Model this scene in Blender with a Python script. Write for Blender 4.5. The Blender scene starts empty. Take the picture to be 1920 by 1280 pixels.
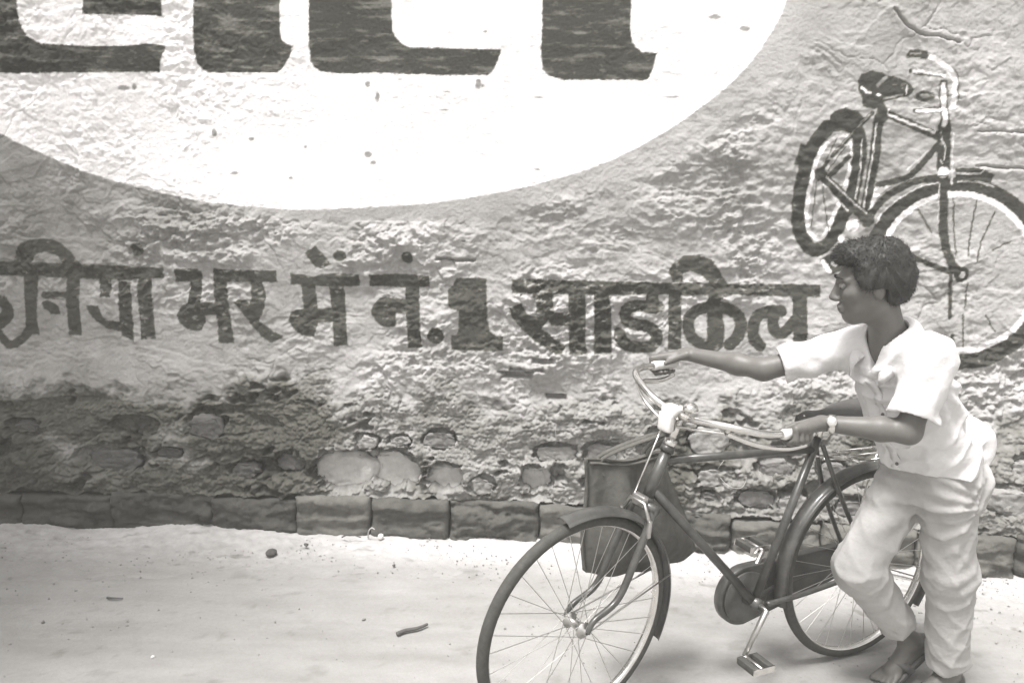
import bpy, bmesh, math, random
import numpy as np
from mathutils import Matrix, Vector

# ------------------------------------------------------------------ camera, sky, sun, exposure
scene = bpy.context.scene
F_PX, CAM_H, PITCH, ROLL = 1628.0, 1.587, 0.155, 0.020
cam_data = bpy.data.cameras.new("camera")
cam_data.sensor_width = 36.0
cam_data.lens = 36.0 * F_PX / 1920.0
cam_data.clip_start, cam_data.clip_end = 0.05, 500.0
cam = bpy.data.objects.new("camera", cam_data)
scene.collection.objects.link(cam)
_f = Vector((0, math.cos(PITCH), -math.sin(PITCH)))
_r0 = Vector((1, 0, 0)); _u0 = _r0.cross(_f)
_r = math.cos(ROLL) * _r0 + math.sin(ROLL) * _u0
_u = _r.cross(_f)
cam.matrix_world = Matrix(((_r.x, _u.x, -_f.x, 0), (_r.y, _u.y, -_f.y, 0), (_r.z, _u.z, -_f.z, CAM_H), (0, 0, 0, 1)))
scene.camera = cam

SUN_EL, SUN_AZ = math.radians(69), math.radians(214)      # azimuth clockwise from +Y
world = bpy.data.worlds.new("World"); scene.world = world; world.use_nodes = True
wn, wl = world.node_tree.nodes, world.node_tree.links
wn.clear()
sky = wn.new("ShaderNodeTexSky"); sky.sky_type = 'NISHITA'; sky.sun_disc = False
sky.sun_elevation = SUN_EL; sky.sun_rotation = SUN_AZ; sky.dust_density = 4.0; sky.air_density = 1.0
bw = wn.new("ShaderNodeRGBToBW")                              # black-and-white photograph: grey sky light
tint = wn.new("ShaderNodeMix"); tint.data_type = 'RGBA'; tint.blend_type = 'MULTIPLY'
tint.inputs[0].default_value = 1.0; tint.inputs[7].default_value = (1.0, 0.975, 0.968, 1)
bg = wn.new("ShaderNodeBackground"); bg.inputs[1].default_value = 0.14
wo = wn.new("ShaderNodeOutputWorld")
wl.new(sky.outputs[0], bw.inputs[0]); wl.new(bw.outputs[0], tint.inputs[6])
wl.new(tint.outputs[2], bg.inputs[0]); wl.new(bg.outputs[0], wo.inputs[0])

sun_d = bpy.data.lights.new("sun", 'SUN'); sun_d.energy = 3.3; sun_d.angle = math.radians(16)
sun_d.color = (1.0, 0.966, 0.945)
sun = bpy.data.objects.new("sun", sun_d); scene.collection.objects.link(sun)
_sd = Vector((math.sin(SUN_AZ) * math.cos(SUN_EL), math.cos(SUN_AZ) * math.cos(SUN_EL), math.sin(SUN_EL)))
sun.rotation_euler = _sd.to_track_quat('Z', 'Y').to_euler()
sun.location = (0, -2, 8)

vs = scene.view_settings
vs.view_transform = 'Standard'; vs.look = 'None'; vs.gamma = 1.0; vs.use_curve_mapping = False
vs.exposure = 0.95
TONE_LIFT_HAZE_DENSITY = 0.009
scene.render.engine = 'CYCLES'
scene.cycles.use_denoising = True
scene.cycles.use_adaptive_sampling = True; scene.cycles.adaptive_threshold = 0.02
scene.cycles.max_bounces = 5; scene.cycles.diffuse_bounces = 3; scene.cycles.glossy_bounces = 3
scene.cycles.caustics_reflective = False; scene.cycles.caustics_refractive = False
scene.cycles.volume_bounces = 1

rng = np.random.default_rng(7)
random.seed(7)

# ------------------------------------------------------------------ helpers
def link(o, parent=None):
    scene.collection.objects.link(o)
    if parent is not None:
        o.parent = parent
    return o

def tag(o, label=None, category=None, group=None, kind=None):
    for k, v in (("label", label), ("category", category), ("group", group), ("kind", kind)):
        if v: o[k] = v
    return o

def empty(name, loc=(0, 0, 0), rotz=0.0, parent=None):
    o = bpy.data.objects.new(name, None); o.empty_display_size = 0.1
    o.location = loc; o.rotation_euler = (0, 0, rotz)
    return link(o, parent)

def mesh_np(name, V, Fq, mat, parent=None, smooth=True, attrs=None):
    """one mesh object from arrays: V (n,3), Fq (m,3|4) or a list of such arrays"""
    if not isinstance(Fq, list): Fq = [Fq]
    Fq = [np.asarray(f, dtype=np.int32) for f in Fq if len(f)]
    me = bpy.data.meshes.new(name)
    me.vertices.add(len(V)); me.vertices.foreach_set("co", np.ascontiguousarray(V, dtype=np.float32).ravel())
    idx = np.concatenate([f.ravel() for f in Fq]); tot = np.concatenate([np.full(len(f), f.shape[1], np.int32) for f in Fq])
    start = np.concatenate([[0], np.cumsum(tot)[:-1]]).astype(np.int32)
    me.loops.add(len(idx)); me.loops.foreach_set("vertex_index", idx)
    me.polygons.add(len(tot)); me.polygons.foreach_set("loop_start", start); me.polygons.foreach_set("loop_total", tot)
    me.polygons.foreach_set("use_smooth", np.full(len(tot), smooth, dtype=bool))
    for k, a in (attrs or {}).items():
        at = me.attributes.new(k, 'FLOAT', 'POINT'); at.data.foreach_set("value", np.ascontiguousarray(a, dtype=np.float32))
    me.update(calc_edges=True); me.validate()
    if mat: me.materials.append(mat)
    return link(bpy.data.objects.new(name, me), parent)

class MB:
    """collects tubes, boxes, discs into ONE mesh"""
    def __init__(s): s.V = []; s.Q = []; s.T = []; s.n = 0
    def add(s, V, Q=(), T=()):
        V = np.asarray(V, float); s.V.append(V)
        if len(Q): s.Q.append(np.asarray(Q, int) + s.n)
        if len(T): s.T.append(np.asarray(T, int) + s.n)
        s.n += len(V); return s
    def tube(s, pts, r, n=10, closed=False, cap=True, flat=1.0):
        P = np.asarray(pts, float); m = len(P)
        R = np.broadcast_to(np.asarray(r, float), (m,))
        if closed: Tn = np.roll(P, -1, 0) - np.roll(P, 1, 0)
        else: Tn = np.gradient(P, axis=0)
        Tn /= np.linalg.norm(Tn, axis=1)[:, None] + 1e-12
        a = np.array([0, 0, 1.0]) if abs(Tn[0, 2]) < .9 else np.array([1.0, 0, 0])
        N = np.cross(a, Tn[0]); N /= np.linalg.norm(N); out = []
        for i in range(m):
            N = N - Tn[i] * (N @ Tn[i]); N /= np.linalg.norm(N); B = np.cross(Tn[i], N)
            t = np.arange(n) * 2 * np.pi / n
            out.append(P[i] + R[i] * (np.cos(t)[:, None] * N + flat * np.sin(t)[:, None] * B))
        V = np.concatenate(out); Q = []
        for i in range(m if closed else m - 1):
            j = (i + 1) % m
            for k in range(n):
                l = (k + 1) % n; Q.append((i * n + k, i * n + l, j * n + l, j * n + k))
        T = []
        if cap and not closed:
            V = np.concatenate([V, P[[0, -1]]]); c = m * n
            for k in range(n):
                l = (k + 1) % n; T.append((c, l, k)); T.append((c + 1, (m - 1) * n + k, (m - 1) * n + l))
        return s.add(V, Q, T)
    def lathe(s, prof, n=24, o=(0, 0, 0), ax='y'):
        """profile [(radius, height)] turned round axis"""
        V = []; Q = []
        for r, h in prof:
            for k in range(n):
                t = 2 * math.pi * k / n; c, d = r * math.cos(t), r * math.sin(t)
                V.append({'y': (c, h, d), 'z': (c, d, h), 'x': (h, c, d)}[ax])
        m = len(prof)
        for i in range(m - 1):
            for k in range(n):
                l = (k + 1) % n; Q.append((i * n + k, i * n + l, (i + 1) * n + l, (i + 1) * n + k))
        return s.add(np.array(V) + np.array(o), Q)
    def box(s, c, d, rot=None, bev=.15):
        """bevelled box"""
        bm = bmesh.new(); bmesh.ops.create_cube(bm, size=1.0)
        bmesh.ops.scale(bm, vec=d, verts=bm.verts)
        bmesh.ops.bevel(bm, geom=list(bm.edges), offset=min(d) * bev, segments=2, affect='EDGES', profile=.6)
        bm.verts.ensure_lookup_table(); V = np.array([v.co[:] for v in bm.verts])
        Q = [[v.index for v in f.verts] for f in bm.faces if len(f.verts) == 4]
        T = [[v.index for v in f.verts] for f in bm.faces if len(f.verts) == 3]
        for f in bm.faces:
            if len(f.verts) > 4:
                iv = [v.index for v in f.verts]; T += [[iv[0], iv[k], iv[k + 1]] for k in range(1, len(iv) - 1)]
        bm.free()
        if rot is not None: V = V @ np.asarray(rot).T
        return s.add(V + np.array(c), Q, T)
    def map(s, fn):
        s.V = [fn(v) for v in s.V]; return s
    def build(s, name, mat, parent=None, smooth=True):
        Fs = []
        if s.Q: Fs.append(np.concatenate(s.Q))
        if s.T: Fs.append(np.concatenate(s.T))
        return mesh_np(name, np.concatenate(s.V), Fs, mat, parent, smooth)

def catmull(pts, closed=False, n=8):
    p = np.asarray(pts, float); N = len(p)
    if N < 3: return p
    out = []
    for i in range(N if closed else N - 1):
        g = (lambda k: p[k % N]) if closed else (lambda k: p[min(max(k, 0), N - 1)])
        a, b, c, d = g(i - 1), g(i), g(i + 1), g(i + 2)
        for t in np.arange(n) / n:
            out.append(.5 * (2 * b + (c - a) * t + (2 * a - 5 * b + 4 * c - d) * t * t + (3 * b - a - 3 * c + d) * t ** 3))
    if not closed: out.append(p[-1])
    return np.array(out)

def _hash(ix, iy, seed):
    h = (ix.astype(np.uint32) * np.uint32(374761393) + iy.astype(np.uint32) * np.uint32(668265263) + np.uint32(seed * 1442695041 % 4294967291))
    h = (h ^ (h >> np.uint32(13))) * np.uint32(1274126177)
    return h ^ (h >> np.uint32(16))

def perlin(x, y, seed=0):
    x = np.asarray(x, np.float32) + 1000.37; y = np.asarray(y, np.float32) + 1000.71
    x0 = np.floor(x); y0 = np.floor(y); fx = x - x0; fy = y - y0
    ix = x0.astype(np.int64); iy = y0.astype(np.int64)
    def g(dx, dy):
        a = _hash(ix + dx, iy + dy, seed).astype(np.float32) * np.float32(2 * np.pi / 4294967296.0)
        return np.cos(a) * (fx - dx) + np.sin(a) * (fy - dy)
    u = fx * fx * fx * (fx * (fx * 6 - 15) + 10); v = fy * fy * fy * (fy * (fy * 6 - 15) + 10)
    a, b, c, d = g(0, 0), g(1, 0), g(0, 1), g(1, 1)
    return 1.5 * ((a + (b - a) * u) * (1 - v) + (c + (d - c) * u) * v)

def fbm(x, y, seed=0, octv=4, gain=.5, lac=2.03):
    s = 0; a = 1
    for i in range(octv):
        s = s + a * perlin(x, y, seed + i * 17); x = x * lac; y = y * lac; a *= gain
    return s

def worley(x, y, seed=0):
    x = np.asarray(x, np.float32) + 500; y = np.asarray(y, np.float32) + 500
    ix = np.floor(x).astype(np.int64); iy = np.floor(y).astype(np.int64)
    f1 = np.full(x.shape, 9.0, np.float32); f2 = f1.copy(); idv = np.zeros(x.shape, np.float32)
    for dx in (-1, 0, 1):
        for dy in (-1, 0, 1):
            h = _hash(ix + dx, iy + dy, seed); hx = (h & np.uint32(65535)).astype(np.float32) / 65536; hy = (h >> np.uint32(16)).astype(np.float32) / 65536
            d = np.hypot(ix + dx + .15 + .7 * hx - x, iy + dy + .15 + .7 * hy - y).astype(np.float32)
            m = d < f1
            f2 = np.where(m, f1, np.minimum(f2, d)); idv = np.where(m, hx, idv); f1 = np.where(m, d, f1)
    return f1, f2, idv

def sstep(a, b, x):
    t = np.clip((x - a) / (b - a), 0, 1); return t * t * (3 - 2 * t)

# ------------------------------------------------------------------ materials
def nodes_of(name):
    m = bpy.data.materials.new(name); m.use_nodes = True
    nt = m.node_tree; return m, nt.nodes, nt.links, nt.nodes["Principled BSDF"]

def mat_plain(name, v, rough=.6, metal=0.0, var=.15, scale=40.0, bump=0.0, spec=.5, tintc=(1, .985, .95), bscale=None, coat=0.0, stretch=(1, 1, 1)):
    """grey material with procedural tone variation and fine relief"""
    m, n, l, b = nodes_of(name)
    tc = n.new("ShaderNodeTexCoord"); mp = n.new("ShaderNodeMapping"); mp.inputs['Scale'].default_value = stretch
    l.new(tc.outputs['Object'], mp.inputs[0])
    nz = n.new("ShaderNodeTexNoise"); nz.inputs['Scale'].default_value = scale; nz.inputs['Detail'].default_value = 6; nz.inputs['Roughness'].default_value = .65
    l.new(mp.outputs[0], nz.inputs['Vector'])
    rp = n.new("ShaderNodeMapRange"); rp.inputs[1].default_value = .25; rp.inputs[2].default_value = .75
    rp.inputs[3].default_value = v * (1 - var); rp.inputs[4].default_value = v * (1 + var)
    l.new(nz.outputs[0], rp.inputs[0])
    mx = n.new("ShaderNodeMix"); mx.data_type = 'RGBA'; mx.blend_type = 'MULTIPLY'; mx.inputs[0].default_value = 1
    mx.inputs[7].default_value = (*tintc, 1); l.new(rp.outputs[0], mx.inputs[6]); l.new(mx.outputs[2], b.inputs['Base Color'])
    b.inputs['Roughness'].default_value = rough; b.inputs['Metallic'].default_value = metal
    b.inputs['Specular IOR Level'].default_value = spec
    if coat: b.inputs['Coat Weight'].default_value = coat; b.inputs['Coat Roughness'].default_value = .12
    if bump:
        bn = n.new("ShaderNodeTexNoise"); bn.inputs['Scale'].default_value = bscale or scale * 3; bn.inputs['Detail'].default_value = 5
        l.new(mp.outputs[0], bn.inputs['Vector'])
        bp = n.new("ShaderNodeBump"); bp.inputs['Strength'].default_value = 1.0; bp.inputs['Distance'].default_value = bump
        l.new(bn.outputs[0], bp.inputs['Height']); l.new(bp.outputs[0], b.inputs['Normal'])
    return m

def mat_tone(name, rough=.85, bump=.002, bscale=160.0, var=.12, spec=.25):
    """tone comes from the painted/weathered surface attribute, with fine grain on top"""
    m, n, l, b = nodes_of(name)
    at = n.new("ShaderNodeAttribute"); at.attribute_name = "tone"
    tc = n.new("ShaderNodeTexCoord")
    nz = n.new("ShaderNodeTexNoise"); nz.inputs['Scale'].default_value = 55; nz.inputs['Detail'].default_value = 8; nz.inputs['Roughness'].default_value = .7
    l.new(tc.outputs['Object'], nz.inputs['Vector'])
    rp = n.new("ShaderNodeMapRange"); rp.inputs[1].default_value = .25; rp.inputs[2].default_value = .75; rp.inputs[3].default_value = 1 - var; rp.inputs[4].default_value = 1 + var
    l.new(nz.outputs[0], rp.inputs[0])
    mu = n.new("ShaderNodeMath"); mu.operation = 'MULTIPLY'; l.new(at.outputs['Fac'], mu.inputs[0]); l.new(rp.outputs[0], mu.inputs[1])
    rampn = n.new("ShaderNodeValToRGB"); cr = rampn.color_ramp      # old print: greenish darks, neutral lights
    cr.elements[0].position = 0; cr.elements[0].color = (0, 0, 0, 1); cr.elements[1].position = 1; cr.elements[1].color = (1, .985, .985, 1)
    e = cr.elements.new(.1); e.color = (.1, .1, .085, 1)
    e = cr.elements.new(.4); e.color = (.4, .394, .388, 1)
    l.new(mu.outputs[0], rampn.inputs[0]); l.new(rampn.outputs[0], b.inputs['Base Color'])
    b.inputs['Roughness'].default_value = rough; b.inputs['Specular IOR Level'].default_value = spec
    bn = n.new("ShaderNodeTexNoise"); bn.inputs['Scale'].default_value = bscale; bn.inputs['Detail'].default_value = 6; bn.inputs['Roughness'].default_value = .7
    l.new(tc.outputs['Object'], bn.inputs['Vector'])
    bp = n.new("ShaderNodeBump"); bp.inputs['Distance'].default_value = bump; bp.inputs['Strength'].default_value = .8
    l.new(bn.outputs[0], bp.inputs['Height']); l.new(bp.outputs[0], b.inputs['Normal'])
    return m

M_WALL = mat_tone("weathered_plaster_paint", bump=.003)
M_GROUND = mat_tone("road_dust", rough=.9, bump=.0025, bscale=110, var=.08, spec=.15)
M_STONE = mat_plain("wall_stone", .24, .9, var=.35, scale=14, bump=.004, bscale=60, spec=.2)
M_STONE_PALE = mat_plain("pale_stone", .46, .9, var=.2, scale=18, bump=.003, bscale=70, spec=.2)
M_BLOCK = mat_plain("stained_block", .13, .92, var=.45, scale=9, bump=.005, bscale=45, spec=.15, tintc=(1, .99, .9))
M_BLACK = mat_plain("black_enamel", .055, .40, var=.65, scale=18, spec=.5, tintc=(1, 1, .92), coat=.3)
M_RUBBER = mat_plain("tyre_rubber", .06, .75, var=.3, scale=60, bump=.001, spec=.3, tintc=(1, 1, .9))
M_CHROME = mat_plain("worn_chrome", .72, .22, metal=1.0, var=.12, scale=30, bump=.0004)
M_STEEL = mat_plain("dull_steel", .5, .4, metal=1.0, var=.2, scale=40)
M_LEATHER = mat_plain("saddle_leather", .07, .55, var=.3, scale=30, bump=.001)
M_CANVAS = mat_plain("bag_canvas", .10, .95, var=.25, scale=35, bump=.006, bscale=22, spec=.1, tintc=(1, .99, .9))
M_SKIN = mat_plain("brown_skin", .125, .45, var=.12, scale=18, bump=.0006, bscale=300, spec=.35, tintc=(1, .97, .9))
M_HAIR = mat_plain("black_hair", .03, .6, var=.12, scale=60, spec=.4, tintc=(1, 1, .92))
M_SHIRT = mat_plain("white_cotton", .64, .9, var=.06, scale=25, bump=.0035, bscale=42, spec=.15, tintc=(1, .99, .985))
M_TROUS = mat_plain("pale_grey_cotton", .40, .92, var=.10, scale=22, bump=.0040, bscale=40, spec=.12, tintc=(1, .985, .96))
M_EYE = mat_plain("eye_white", .11, .2, var=.05, scale=20)
M_IRIS = mat_plain("dark_iris", .02, .15, var=.1, scale=20)
M_SANDAL = mat_plain("sandal_leather", .08, .6, var=.3, scale=40, bump=.001)
M_TWIG = mat_plain("dry_twig", .09, .9, var=.4, scale=60, bump=.001)
M_LITTER = mat_plain("pale_scrap", .7, .8, var=.1, scale=60)
M_PEBBLE = mat_plain("pebble_stone", .22, .9, var=.4, scale=30, bump=.001)
M_DARKPEB = mat_plain("dark_pebble_stone", .08, .9, var=.4, scale=30, bump=.001)
M_THREAD = mat_plain("pale_string", .42, .9, var=.15, scale=80)
M_WHITE = mat_plain("white_enamel", .72, .3, var=.08, scale=40, bump=.0005)
PAINT = [["disc",[["p","W",[[-2.451,1.843],[-2.364,1.806],[-2.191,1.731],[-2.017,1.674],[-1.817,1.624],[-1.567,1.58],[-1.316,1.558],[-1.116,1.549],[-0.917,1.558],[-0.718,1.572],[-0.521,1.588],[-0.35,1.615],[-0.179,1.647],[-0.01,1.686],[0.205,1.754],[0.393,1.835],[0.556,1.931],[0.692,2.026],[0.804,2.119],[0.892,2.211],[0.956,2.302],[1.008,2.392],[1.047,2.493],[1.072,2.625],[1.057,2.841],[0.953,3.053],[0.676,3.2],[0.154,3.284],[-0.991,3.306],[-2.169,3.286],[-2.78,3.178],[-3.071,2.956],[-3.198,2.685],[-3.15,2.409],[-2.949,2.128],[-2.684,1.953]]],
["d","G",-0.789,2.114,0.012,0.0147],
["d","G",-0.746,2.059,0.0096,0.022],
["d","G",-0.291,2.123,0.0144,0.022],
["d","G",-1.081,1.834,0.0072,0.0074],
["d","G",-0.791,1.804,0.0168,0.0147],
["d","G",-0.767,1.768,0.0125,0.0102],
["d","G",-0.432,2.087,0.0192,0.0049],
["d","G",-0.443,2.007,0.0216,0.0049],
["d","G",-0.272,2.116,0.0072,0.0074],
["d","G",0.572,2.077,0.0384,0.0049],
["d","G",-1.92,2.083,0.03,0.0102],
["d","G",-1.87,2.09,0.01,0.0128],
["d","G",-1.451,2.03,0.0168,0.0074],
["d","G",-1.506,1.892,0.015,0.0178],
["d","G",-1.333,1.866,0.0125,0.0077],
["d","G",-1.412,1.709,0.02,0.0076],
["d","G",-1.151,1.692,0.01,0.0077],
["d","G",-0.02,2.067,0.024,0.0049],
["d","G",0.741,2.417,0.0276,0.0094],
["d","G",0.871,2.369,0.023,0.0117],
["d","G",0.67,1.996,0.0144,0.0098],
["d","G",-0.263,2.346,0.0096,0.0049],
["d","G",-0.017,1.751,0.0144,0.0049]]],
["topA",[["p","K",[[-2.665,2.801],[-2.375,2.803],[-2.392,2.462],[-2.392,2.393],[-2.378,2.342],[-2.351,2.305],[-2.288,2.271],[-2.184,2.269],[-2.085,2.264],[-1.985,2.267],[-1.886,2.268],[-1.787,2.279],[-1.711,2.268],[-1.733,2.214],[-1.751,2.155],[-2.442,2.142],[-2.72,2.138]]],
["p","K",[[-2.066,2.804],[-2.089,2.405],[-1.966,2.401],[-1.855,2.403],[-1.725,2.399],[-1.708,2.806]]]]],
["topB",[["p","K",[[-1.566,2.807],[-1.583,2.355],[-1.585,2.239],[-1.574,2.197],[-1.55,2.17],[-1.521,2.156],[-1.215,2.158],[-1.19,2.167],[-1.165,2.193],[-1.14,2.233],[-1.127,2.274],[-1.151,2.281],[-1.175,2.299],[-1.184,2.324],[-1.174,2.809]]]]],
["topC",[["p","K",[[-1.045,2.809],[-1.054,2.268],[-1.048,2.211],[-1.031,2.183],[-1.003,2.165],[-0.91,2.157],[-0.765,2.163],[-0.572,2.159],[-0.404,2.156],[-0.248,2.161],[-0.225,2.182],[-0.206,2.221],[-0.191,2.271],[-0.286,2.272],[-0.405,2.273],[-0.596,2.276],[-0.632,2.289],[-0.668,2.323],[-0.68,2.353],[-0.684,2.811]]]]],
["topD",[["p","K",[[-0.019,2.814],[-0.012,2.348],[-0.015,2.257],[-0.004,2.189],[0.026,2.16],[0.085,2.144],[0.239,2.146],[0.393,2.146],[0.44,2.142],[0.463,2.154],[0.484,2.2],[0.496,2.263],[0.435,2.265],[0.403,2.285],[0.383,2.319],[0.374,2.364],[0.376,2.442],[0.37,2.816]]]]],
["duni",[["p","B",[[-2.948,1.279],[-2.478,1.28],[-2.154,1.275],[-1.936,1.27],[-1.764,1.266],[-1.766,1.218],[-2.042,1.204],[-2.249,1.207],[-2.482,1.211],[-2.954,1.213]]],
["p","B",[[-2.493,1.279],[-2.479,1.33],[-2.446,1.368],[-2.398,1.385],[-2.354,1.39],[-2.289,1.387],[-2.245,1.36],[-2.21,1.331],[-2.179,1.292],[-2.147,1.262],[-2.232,1.265],[-2.264,1.297],[-2.284,1.314],[-2.314,1.324],[-2.345,1.326],[-2.377,1.317],[-2.398,1.299],[-2.405,1.276]]],
["p","B",[[-2.448,1.217],[-2.375,1.219],[-2.383,1.143],[-2.395,1.001],[-2.389,0.929],[-2.455,0.933],[-2.448,1.103]]],
["s","B",0.0572,[[-2.638,1.22],[-2.67,1.148],[-2.621,1.098],[-2.557,1.087],[-2.534,1.036],[-2.577,0.984],[-2.629,0.995]]],
["s","B",0.0416,[[-2.605,0.965],[-2.545,0.881],[-2.477,0.909],[-2.443,0.949]]],
["p","B",[[-2.366,1.089],[-2.334,1.1],[-2.295,1.086],[-2.279,1.061],[-2.281,1.03],[-2.325,1.034],[-2.352,1.059]]],
["s","B",0.0364,[[-2.348,1.123],[-2.225,1.126]]],
["p","B",[[-2.235,1.215],[-2.171,1.216],[-2.177,1.109],[-2.179,0.935],[-2.245,0.933],[-2.241,1.082]]],
["p","B",[[-2.145,1.08],[-2.085,1.081],[-2.072,1.036],[-2.04,1.011],[-1.98,1.005],[-1.982,0.958],[-2.055,0.972],[-2.105,1.009],[-2.134,1.047]]],
["p","B",[[-2.086,1.213],[-2.016,1.21],[-2.013,1.126],[-2.072,1.122],[-2.073,1.163]]],
["p","B",[[-1.985,1.216],[-1.918,1.217],[-1.922,0.911],[-1.983,0.94],[-1.98,1.114]]],
["p","B",[[-1.887,1.218],[-1.823,1.219],[-1.819,1.118],[-1.815,0.927],[-1.885,0.925],[-1.887,1.117]]],
["d","B",-1.886,1.351,0.0312,0.0318]]],
["bhar",[["p","B",[[-1.705,1.265],[-1.598,1.265],[-1.581,1.245],[-1.581,1.109],[-1.514,1.108],[-1.516,1.05],[-1.568,1.046],[-1.571,1.01],[-1.593,0.976],[-1.619,0.968],[-1.66,0.977],[-1.69,1.002],[-1.709,1.04],[-1.692,1.083],[-1.648,1.107],[-1.639,1.204],[-1.708,1.202]]],
["p","B",[[-1.529,1.266],[-1.466,1.268],[-1.458,1.178],[-1.451,1.077],[-1.443,1.001],[-1.433,0.917],[-1.51,0.915],[-1.515,1.012],[-1.52,1.075],[-1.525,1.176]]],
["p","B",[[-1.529,1.266],[-1.222,1.266],[-1.221,1.211],[-1.363,1.21],[-1.529,1.209]]],
["p","B",[[-1.355,1.22],[-1.292,1.219],[-1.278,1.17],[-1.279,1.107],[-1.296,1.056],[-1.317,1.03],[-1.339,1.049],[-1.354,1.092],[-1.345,1.13],[-1.344,1.181]]],
["p","B",[[-1.43,1.115],[-1.399,1.129],[-1.366,1.125],[-1.341,1.092],[-1.317,1.035],[-1.279,1.005],[-1.242,0.976],[-1.196,0.956],[-1.212,0.946],[-1.261,0.921],[-1.306,0.953],[-1.343,0.998],[-1.38,1.053],[-1.41,1.091]]]]],
["mein",[["p","B",[[-1.157,1.258],[-1.109,1.251],[-1.046,1.243],[-1.021,1.251],[-0.97,1.26],[-0.835,1.26],[-0.835,1.203],[-0.921,1.196],[-1.158,1.203]]],
["p","B",[[-1.11,1.211],[-1.044,1.213],[-1.033,1.093],[-0.962,1.094],[-0.963,1.031],[-1.034,1.027],[-1.04,0.986],[-1.056,0.958],[-1.089,0.957],[-1.127,0.971],[-1.157,1.001],[-1.174,1.033],[-1.16,1.072],[-1.125,1.088],[-1.099,1.091]]],
["p","B",[[-0.976,1.205],[-0.908,1.206],[-0.902,1.091],[-0.897,1.015],[-0.893,0.919],[-0.957,0.917],[-0.963,1.026],[-0.972,1.114]]],
["p","B",[[-1.087,1.351],[-1.036,1.387],[-0.999,1.346],[-0.965,1.302],[-1.008,1.281],[-1.04,1.288],[-1.07,1.327]]],
["d","B",-0.922,1.342,0.0325,0.0255]]],
["nam",[["p","B",[[-0.787,1.259],[-0.57,1.261],[-0.507,1.258],[-0.507,1.206],[-0.619,1.198],[-0.787,1.204]]],
["p","B",[[-0.622,1.208],[-0.557,1.21],[-0.552,1.1],[-0.549,1.017],[-0.541,0.918],[-0.607,0.914],[-0.614,1.035],[-0.619,1.148]]],
["p","B",[[-0.783,1.089],[-0.77,1.119],[-0.74,1.148],[-0.695,1.154],[-0.614,1.143],[-0.614,1.081],[-0.665,1.077],[-0.662,1.034],[-0.67,1.016],[-0.7,1.01],[-0.733,1.015],[-0.763,1.042],[-0.778,1.069]]],
["d","B",-0.61,1.34,0.0275,0.0281],
["d","B",-0.476,0.978,0.04,0.0408]]],
["one",[["p","B",[[-0.381,1.249],[-0.326,1.255],[-0.242,1.252],[-0.237,1.145],[-0.234,1.06],[-0.22,1.005],[-0.195,0.986],[-0.16,0.982],[-0.159,0.916],[-0.402,0.912],[-0.405,0.978],[-0.378,0.986],[-0.368,1.007],[-0.366,1.1],[-0.414,1.113],[-0.422,1.193],[-0.395,1.221]]]]],
["saikil",[["p","B",[[-0.123,1.255],[0.172,1.254],[0.417,1.255],[0.587,1.254],[0.781,1.257],[0.902,1.252],[0.999,1.255],[1.142,1.258],[1.286,1.259],[1.29,1.201],[1.146,1.2],[0.905,1.208],[0.784,1.2],[0.59,1.198],[0.346,1.19],[0.224,1.189],[0.076,1.19],[-0.122,1.188]]],
["p","B",[[-0.033,1.198],[-0.015,1.163],[-0.004,1.134],[-0.011,1.091],[-0.03,1.086],[-0.058,1.107],[-0.076,1.144],[-0.133,1.116],[-0.119,1.073],[-0.081,1.029],[-0.043,0.993],[-0.01,0.963],[0.033,0.939],[0.091,0.906],[0.116,0.911],[0.135,0.95],[0.087,0.973],[0.044,1.01],[0.018,1.027],[0.05,1.065],[0.065,1.041],[0.149,1.043],[0.147,1.108],[0.078,1.106],[0.07,1.153],[0.066,1.2]]],
["p","B",[[0.137,1.202],[0.218,1.204],[0.222,1.095],[0.225,0.982],[0.235,0.912],[0.151,0.91]]],
["p","B",[[0.254,1.219],[0.321,1.209],[0.339,1.123],[0.349,0.918],[0.265,0.913],[0.262,1.071]]],
["s","B",0.0552,[[0.556,1.14],[0.507,1.139],[0.458,1.143],[0.417,1.13],[0.404,1.099],[0.42,1.067],[0.462,1.056],[0.511,1.047],[0.544,1.023],[0.553,0.991],[0.532,0.958],[0.479,0.947],[0.424,0.955],[0.391,0.987],[0.383,1.009]]],
["s","B",0.0575,[[0.521,1.206],[0.534,1.135]]],
["p","B",[[0.597,1.203],[0.655,1.205],[0.668,0.944],[0.607,0.943]]],
["p","B",[[0.588,1.301],[0.612,1.345],[0.659,1.376],[0.724,1.382],[0.78,1.366],[0.822,1.314],[0.874,1.242],[0.843,1.187],[0.795,1.186],[0.782,1.244],[0.773,1.266],[0.741,1.29],[0.691,1.308],[0.658,1.293],[0.66,1.259],[0.616,1.258]]],
["c","B",0.0552,[[0.812,1.142],[0.739,1.133],[0.697,1.095],[0.695,1.045],[0.722,0.996],[0.772,0.972],[0.833,0.979]]],
["s","B",0.0576,[[0.807,1.142],[0.865,1.141],[0.915,1.113],[0.935,1.071],[0.926,1.019],[0.889,0.975]]],
["p","B",[[0.772,1.207],[0.835,1.209],[0.849,0.957],[0.785,0.955]]],
["s","B",0.0552,[[1.115,1.133],[1.055,1.131],[1.008,1.108],[0.991,1.06],[0.997,1.011],[1.028,0.972]]],
["s","B",0.0528,[[1.084,1.122],[1.08,1.072],[1.102,1.033],[1.136,1.039],[1.183,1.095]]],
["p","B",[[1.163,1.207],[1.23,1.209],[1.247,0.973],[1.179,0.966]]]]],
["painted_bicycle",[["c","K",0.0625,[[1.326,1.973],[1.272,1.959],[1.22,1.903],[1.187,1.837],[1.168,1.744],[1.16,1.659],[1.162,1.566],[1.182,1.483],[1.231,1.422],[1.274,1.423],[1.322,1.474],[1.355,1.547],[1.391,1.654],[1.407,1.776],[1.409,1.864],[1.387,1.945]]],
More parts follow.
